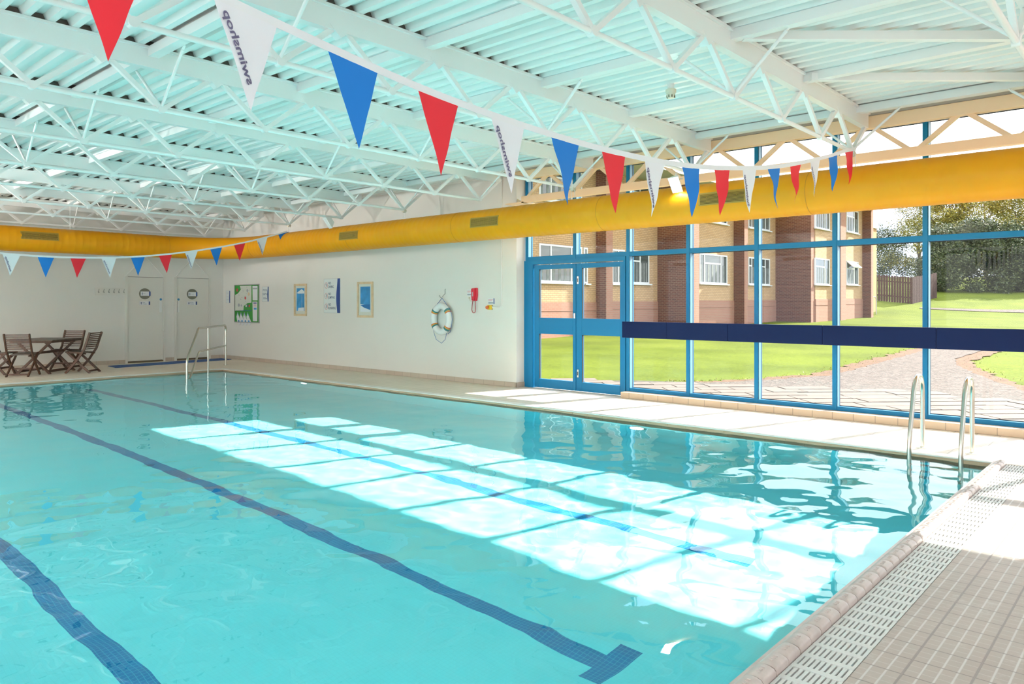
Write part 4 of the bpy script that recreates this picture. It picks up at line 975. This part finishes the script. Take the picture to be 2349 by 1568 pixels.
# ---------------------------------------------------------------- outdoors: ground
def gz(x, y):
    d = x * FW.x + y * FW.y
    return -.10 + .0235 * max(0, d - 14.5) + .12 * max(0, min(d, 56) - 45) + .055 * max(0, min(d, 84) - 56)
g = MB(); gx0, gx1, gy0, gy1 = 9.98, 130, -60, 90; nxg, nyg = 80, 90; vs = []
def gxx(i): t = i / nxg; return gx0 + (gx1 - gx0) * t ** 1.7
def gyy(j): t = j / nyg; return gy0 + (gy1 - gy0) * t
for j in range(nyg + 1):
    for i in range(nxg + 1): x, y = gxx(i), gyy(j); vs.append((x, y, gz(x, y) + .012 * noise.noise(Vector((x * .6, y * .6, 0)))))
g.add(vs, [(j * (nxg + 1) + i, j * (nxg + 1) + i + 1, (j + 1) * (nxg + 1) + i + 1, (j + 1) * (nxg + 1) + i) for j in range(nyg) for i in range(nxg)])
struct(g.build('lawn', 'grass', smooth=True))
def strip(name, left, right, matn, lift, jag=.0, parts=10):
    """ground strip between two polylines of equal length, following the slope"""
    c = MB(); vs = []; r = random.Random(5)
    def dens(pl, k=10):
        out = []
        for a, b in zip(pl, pl[1:]):
            for i in range(k): out.append((a[0] + (b[0] - a[0]) * i / k + r.uniform(-jag, jag), a[1] + (b[1] - a[1]) * i / k + r.uniform(-jag, jag)))
        out.append(pl[-1]); return out
    l_, r_ = dens(left), dens(right); m_ = 4
    for a, b in zip(l_, r_):
        for i in range(m_ + 1): x = a[0] + (b[0] - a[0]) * i / m_; y = a[1] + (b[1] - a[1]) * i / m_; vs.append((x, y, gz(x, y) + lift))
    c.add(vs, [(j * (m_ + 1) + i, j * (m_ + 1) + i + 1, (j + 1) * (m_ + 1) + i + 1, (j + 1) * (m_ + 1) + i) for j in range(len(l_) - 1) for i in range(m_)])
    return struct(c.build(name, matn))
GL = [(12.7, 6.9), (14.1, 6.2), (15.7, 5.45), (17.5, 5.4), (19.8, 5.4), (22.5, 5.5), (26.5, 5.45), (30.4, 5.4), (35, 5.0), (38.5, 4.0)]
GR = [(13.6, 0.6), (14.6, 1.4), (15.5, 2.0), (18.4, 3.3), (20.0, 3.95), (21.9, 4.3), (24.9, 4.25), (28.8, 4.1), (33.4, 3.7), (37.5, 2.4)]
strip('earth_border', [(x - .1, y + .42) for x, y in GL], [(x - .1, y - .40) for x, y in GR], 'earth', .022, .12)
strip('gravel_path', GL, GR, 'gravel', .035, .05)
strip('path_2', [(54.1, 12.7), (55.1, 10.7), (56.4, 8.7), (58.0, 6.9), (60, 4)], [(53.5, 12.6), (54.2, 10.6), (55.2, 8.5), (56.4, 6.6), (58, 3.6)], 'gravel', .03)
# paving along the building, laid in rows that run diagonally
pv = MB(); pv.add([(9.99, 9.6, -.074), (9.99, -6, -.074), (14.2, -6, -.074), (14.35, 2.0, -.074), (14.3, 4.2, -.074), (13.6, 5.9, -.074), (12.5, 8.2, -.074)], [(0, 1, 2, 3, 4, 5, 6)]); struct(pv.build('paving_joint', 'moss'))
pv = MB(); r = random.Random(11); dr = (RT * .999 + FW * .05).normalized(); dn = Vector((-dr.y, dr.x, 0))
if dn.dot(FW) < 0: dn = -dn
for row in range(36):
    q = -4 + row * .43; s0 = -14 + (row % 2) * .33 + r.uniform(0, .1)
    while s0 < 14:
        ln = r.choice((.90, .92, .60)); cpt = dr * (s0 + ln / 2) + dn * (q + 8.0) ; x, y = cpt.x, cpt.y
        lim = 14.25 if y < 3.8 else 14.25 - (y - 3.8) * .42
        if 10.15 < x < lim - .2 and -6 < y < 9.0:
            z = -.058 + r.uniform(-.004, .004); pv.obox((x, y, z - .02), dr * (ln / 2 - .012), dn * .19, Vector((0, 0, .02)))
        s0 += ln
struct(pv.build('paving', 'slab'))
# a few tufts where moss and weeds grow between slabs and gravel: small blades, uncountable
tf = MB(); r = random.Random(21)
for k in range(2600):
    u = r.random()
    if u < .45: x, y = 13.2 + r.gauss(0, .35), r.uniform(2.5, 7.6); x = min(x, 14.4 - max(0, (y - 3.8)) * .42 + .3)
    elif u < .8: i = r.randrange(len(GL) - 3); a, b = GL[i], GL[i + 1]; q = r.random(); x = a[0] + (b[0] - a[0]) * q + r.gauss(0, .12); y = a[1] + (b[1] - a[1]) * q + .35 + r.gauss(0, .15)
    else: i = r.randrange(len(GR) - 3); a, b = GR[i], GR[i + 1]; q = r.random(); x = a[0] + (b[0] - a[0]) * q + r.gauss(0, .12); y = a[1] + (b[1] - a[1]) * q - .30 + r.gauss(0, .15)
    z = gz(x, y); h = r.uniform(.015, .045); an = r.uniform(0, PI); w = .010
    tf.add([(x - w * math.cos(an), y - w * math.sin(an), z), (x + w * math.cos(an), y + w * math.sin(an), z), (x + r.uniform(-.03, .03), y + r.uniform(-.03, .03), z + h)], [(0, 1, 2)])
o = tf.build('weed', 'leaf'); o['label'] = 'small weeds growing along the path edge and between slabs'; o['category'] = 'weeds'; o['kind'] = 'stuff'

# ---------------------------------------------------------------- brick building
def ray(px): l = (px - 1174.5) / 1710.5; return (FW.x + RT.x * l, FW.y + RT.y * l)
def xat(px, Y): a = ray(px); return Y * a[0] / a[1]
def yat(px, X): a = ray(px); return X * a[1] / a[0]
HB = 7.0
bays = [  # px where the bay starts, bay plane Y, px where the fin starts, px of the fin's front corner, px of fin's far front corner
    (1150, 17.0, 1367, 1390, 1405), (None, 16.8, 1508, 1589, 1603), (None, 16.2, 1683, 1707, 1715), (None, 16.0, 1779, 1860, 1868), (None, 14.1, 1913, 1928, 1940), (None, 14.1, 1978, 1998, 2003)]
bd = thing('brick_building', 'two-storey buff and red brick building across the lawn', 'building', (30, 16, 0))
xprev = xat(1150, 17.0) - 8; BX = []
for k, (_, Y, f0, f1, f2) in enumerate(bays):
    xa = xprev; xb = xat(f0, Y); yf = yat(f1, xb); xc = xb + max(.25, abs(xat(f2, yf) - xb))
    zpl = 1.48 + .045 * k; HB = 6.62 if k < 4 else 7.2
    c = MB(); c.box(xa, xb + .05, Y, Y + 4, zpl, HB); c.build('bay_wall', 'tanbrick', bd)
    c = MB(); c.box(xa, xb + .05, Y - .03, Y + 4, -.5, zpl); c.box(xa, xb + .05, Y - .05, Y + .1, zpl - .32, zpl - .30); c.build('plinth', 'pinkbrick', bd)
    c = MB(); c.box(xb, xc, yf, Y + 4, -.5, HB); c.build('pier', ['shadebrick'], bd)
    c = MB(); c.box(xb + .006, xc, yf - .012, yf + .002, -.5, HB); c.build('pier_lit_face', 'pinkbrick', bd)  # same pier brick in a paler tone for the sunlit front
    BX.append((xa, xb, Y)); xprev = xc
for xa, xb, y0, hb in ((BX[0][0], BX[4][0], 14.9, 6.62), (BX[4][0], xprev + .2, 13.0, 7.2)):
    c = MB(); c.box(xa, xb, y0, 20, hb + .002, hb + .16); c.build('roof_edge', 'fascia', bd)
    c = MB(); c.box(xa + .02, xb - .02, y0 + .3, 19.9, hb + .162, hb + .22); c.build('roof', 'slab', bd)
def bwin(Y, pa, pb, z0, z1, lights, open_top=False):
    xa, xb = xat(pa, Y), xat(pb, Y); f = .065; d0, d1 = Y - .035, Y + .05
    fr = MB(); fr.box(xa, xb, d0, d1, z1 - f, z1); fr.box(xa, xb, d0, d1, z0, z0 + f); fr.box(xa, xa + f, d0, d1, z0 + f + .001, z1 - f - .001); fr.box(xb - f, xb, d0, d1, z0 + f + .001, z1 - f - .001)
    fr.box(xa - .06, xb + .12, Y - .11, Y, z0 - .05, z0)
    for u in lights: fr.box(xa + (xb - xa) * u - f / 2, xa + (xb - xa) * u + f / 2, d0 + .004, d1, z0 + f + .001, z1 - f - .001)
    u0 = ([0] + lights + [1])
    k = 0 if len(lights) < 2 else 1; fr.box(xa + (xb - xa) * u0[k] + f / 2 + .001, xa + (xb - xa) * u0[k + 1] - f / 2 - .001, d0 + .008, d1, z0 + (z1 - z0) * .66, z0 + (z1 - z0) * .66 + f)
    w = fr.build('window', 'upvc', bd)
    c = MB(); c.box(xa + .02, xb - .02, Y - .012, Y - .006, z0 + .02, z1 - .02); c.build('pane', 'farglass', w)
    c = MB(); n = 14
    for i in range(n):
        x = xa + f + (xb - xa - 2 * f) * i / n
        if i % 2 == 0: c.box(x, x + (xb - xa) / n * .8, Y - .018, Y - .013, z0 + f, z0 + (z1 - z0) * .64)
    c.build('curtain', 'curtain', w)
    if open_top:
        c = MB(); xm = xa + (xb - xa) * .68; c.bar(((xa + xm) / 2, Y - .04, z1 - .04), ((xa + xm) / 2, Y - .42, z1 - .38), xm - xa, .05); c.build('open_vent', 'upvc', w)
bwin(17.0, 1236, 1334, 2.20, 3.58, [.26, .74]); bwin(17.0, 1338, 1347, 2.20, 3.58, [])
bwin(16.8, 1403, 1432, 2.22, 3.60, [.5]); bwin(16.8, 1446, 1488, 2.26, 3.62, [.5])
bwin(16.2, 1603.5, 1667, 2.35, 3.72, [.17, .76]); bwin(16.0, 1716, 1731, 2.38, 3.75, [.5]); bwin(16.0, 1744, 1765, 2.38, 3.75, [.5])
bwin(14.1, 1869, 1902, 2.42, 3.80, [.66]); bwin(14.1, 1941, 1968, 2.50, 3.85, [.66], True)
bwin(17.0, 1236, 1334, 5.15, 6.45, [.26, .74]); bwin(16.8, 1446, 1488, 5.15, 6.45, [.5]); bwin(16.2, 1603.5, 1667, 5.2, 6.5, [.17, .76]); bwin(16.0, 1716, 1731, 5.2, 6.5, [.5]); bwin(16.0, 1744, 1765, 5.2, 6.5, [.5])
bwin(14.1, 1869, 1902, 5.35, 6.72, [.66]); bwin(14.1, 1941, 1968, 5.5, 6.8, [.66])
c = MB(); c.box(47.5, 50.70, 14.4, 20, 0, 6.15); c.mat(1).box(47.3, 50.85, 14.3, 20, 6.15, 6.35)
tag(c.build('rendered_building', ['render', 'fascia']), 'ochre rendered building end behind the brick building', 'building')
# fence, hoop, trees, hedge
def fpt(px, d): l = (px - 1174.5) / 1710.5 * d; return FW * d + RT * l
fn = thing('timber_fence', 'dark red-brown timber board fence beyond the lawn', 'fence', tuple(fpt(2060, 51)) )
c1 = fpt(1990, 52.5); c2 = fpt(2093, 50.5); c3 = fpt(2149, 53.5); rb = random.Random(9); nboards = 0
for a, b in ((c1, c2), (c2, c3)):
    L_ = (b - a).length; n = int(L_ / .165); dd = (b - a).normalized(); nn = Vector((-dd.y, dd.x, 0))
    for i in range(n):
        p = a + dd * (i + .5) * L_ / n; z = gz(p.x, p.y); hh = 1.80 + rb.uniform(-.03, .03)
        gap = .07 if rb.random() > .12 else .055
        c = MB(); c.obox((p.x, p.y, z + hh / 2), dd * gap, nn * .012, Vector((0, 0, hh / 2))); c.build('fence_board', 'fence', fn)
    for z_ in (.4, 1.4): c = MB(); q0, q1 = a + nn * .04, b + nn * .04; c.bar((q0.x, q0.y, gz(q0.x, q0.y) + z_), (q1.x, q1.y, gz(q1.x, q1.y) + z_), .05, .09); c.build('fence_rail', 'fence', fn)
q = fpt(2010, 46); z = gz(q.x, q.y); e = fpt(1996, 46); c = MB(); c.tube([Vector((q.x, q.y, z - .1)), Vector((q.x, q.y, z + .95)), Vector((q.x, q.y, z + 1.08)).lerp(Vector((e.x, e.y, z + 1.08)), .2), Vector((e.x, e.y, z + 1.1)), Vector((e.x, e.y, z - .1))], .03, 8)
tag(c.build('hoop_rail', 'steeldark', smooth=True), 'grey metal hoop rail by the end of the brick building', 'rail')

def tree(px, d, h, w, label, dark=False, dense=1.0, trunk=True, name='tree', seed=0):
    p = fpt(px, d); zb_ = gz(p.x, p.y); r = random.Random(seed)
    t = thing(name, label, 'tree' if name == 'tree' else 'hedge', (p.x, p.y, zb_), 'trees beyond the lawn')
    if trunk:
        c = MB(); c.tube([Vector((p.x, p.y, zb_ - .2)), Vector((p.x + .15, p.y, zb_ + h * .3)), Vector((p.x, p.y + .2, zb_ + h * .7))], [.22, .17, .06], 10)
        for k in range(7):
            a = r.uniform(0, 2 * PI); z0 = zb_ + h * r.uniform(.18, .6); c.tube([Vector((p.x, p.y, z0)), Vector((p.x + math.cos(a) * w * .25, p.y + math.sin(a) * w * .25, z0 + h * .16)), Vector((p.x + math.cos(a) * w * .4, p.y + math.sin(a) * w * .4, z0 + h * .25))], [.09, .05, .02], 6)
        c.build('trunk', 'bark', t, smooth=True)
    blobs = []; bs = 1 if trunk else 1.25
    for k in range(int(26 * dense)):
        a = r.uniform(0, 2 * PI); q = math.sqrt(r.random()); zz = r.uniform(.02 if not trunk else .16, .93); rad = w / 2 * (1 - .55 * max(0, zz - .45) / .5) * q
        blobs.append((p.x + math.cos(a) * rad, p.y + math.sin(a) * rad, zb_ + h * zz, r.uniform(.10, .19) * w * bs))
    vs = []; fs = []
    for (bx, by, bz, br) in blobs:
        for k in range(int(330)):
            u = Vector((r.gauss(0, 1), r.gauss(0, 1), r.gauss(0, 1))).normalized() * br * (r.random() ** .35) * r.uniform(.8, 1.25)
            cpt = Vector((bx, by, bz)) + Vector((u.x, u.y, u.z * .85))
            s = r.uniform(.045, .11); a = Vector((r.gauss(0, 1), r.gauss(0, 1), r.gauss(0, .6))).normalized(); b = a.cross(Vector((r.gauss(0, 1), r.gauss(0, 1), r.gauss(0, 1)))).normalized()
            n = len(vs); vs += [cpt - a * s, cpt + b * s * .6, cpt + a * s, cpt - b * s * .6]; fs.append((n, n + 1, n + 2, n + 3))
    c = MB(); c.add(vs, fs); c.build('foliage', 'leafdark' if dark else 'leaf', t)
tree(2108, 84, 9.0, 7.4, 'leafy tree standing behind the timber fence', False, 2.3, seed=2)
tree(2182, 66, 9.2, 5.4, 'tall olive-green tree right of the thick window post', False, 2.6, seed=3)
tree(2262, 78, 12.0, 8.6, 'tallest olive-green tree, centre of the right-hand pane', False, 2.8, seed=4)
tree(2335, 65, 9.4, 5.6, 'olive-green tree cut off at the right edge', False, 2.6, seed=5)
tree(2440, 78, 11.5, 8.0, 'olive-green tree farthest right, mostly out of the photo', False, 2.2, seed=6)
for k, (px, d, h, w, lab) in enumerate(((2160, 58, 5.2, 3.7, 'dark shrub filling the gap right of the fence'), (2240, 58, 5.6, 3.9, 'dark shrub under the tallest tree'), (2318, 58, 5.3, 3.8, 'dark shrub before the right-hand trunk'), (2396, 58, 5.6, 3.9, 'dark shrub at the right edge of the lawn'), (2196, 92, 7.0, 8, 'broad dark shrub glimpsed between the trees'), (2345, 92, 7.5, 8, 'broad dark shrub far behind the right-hand tree'), (2020, 86, 5.6, 7.2, 'dark shrub on the bank beyond the ochre wall'))):
    tree(px, d, h, w, lab, True, 2.4 if w < 4 else 2.0, False, 'shrub', 20 + k)
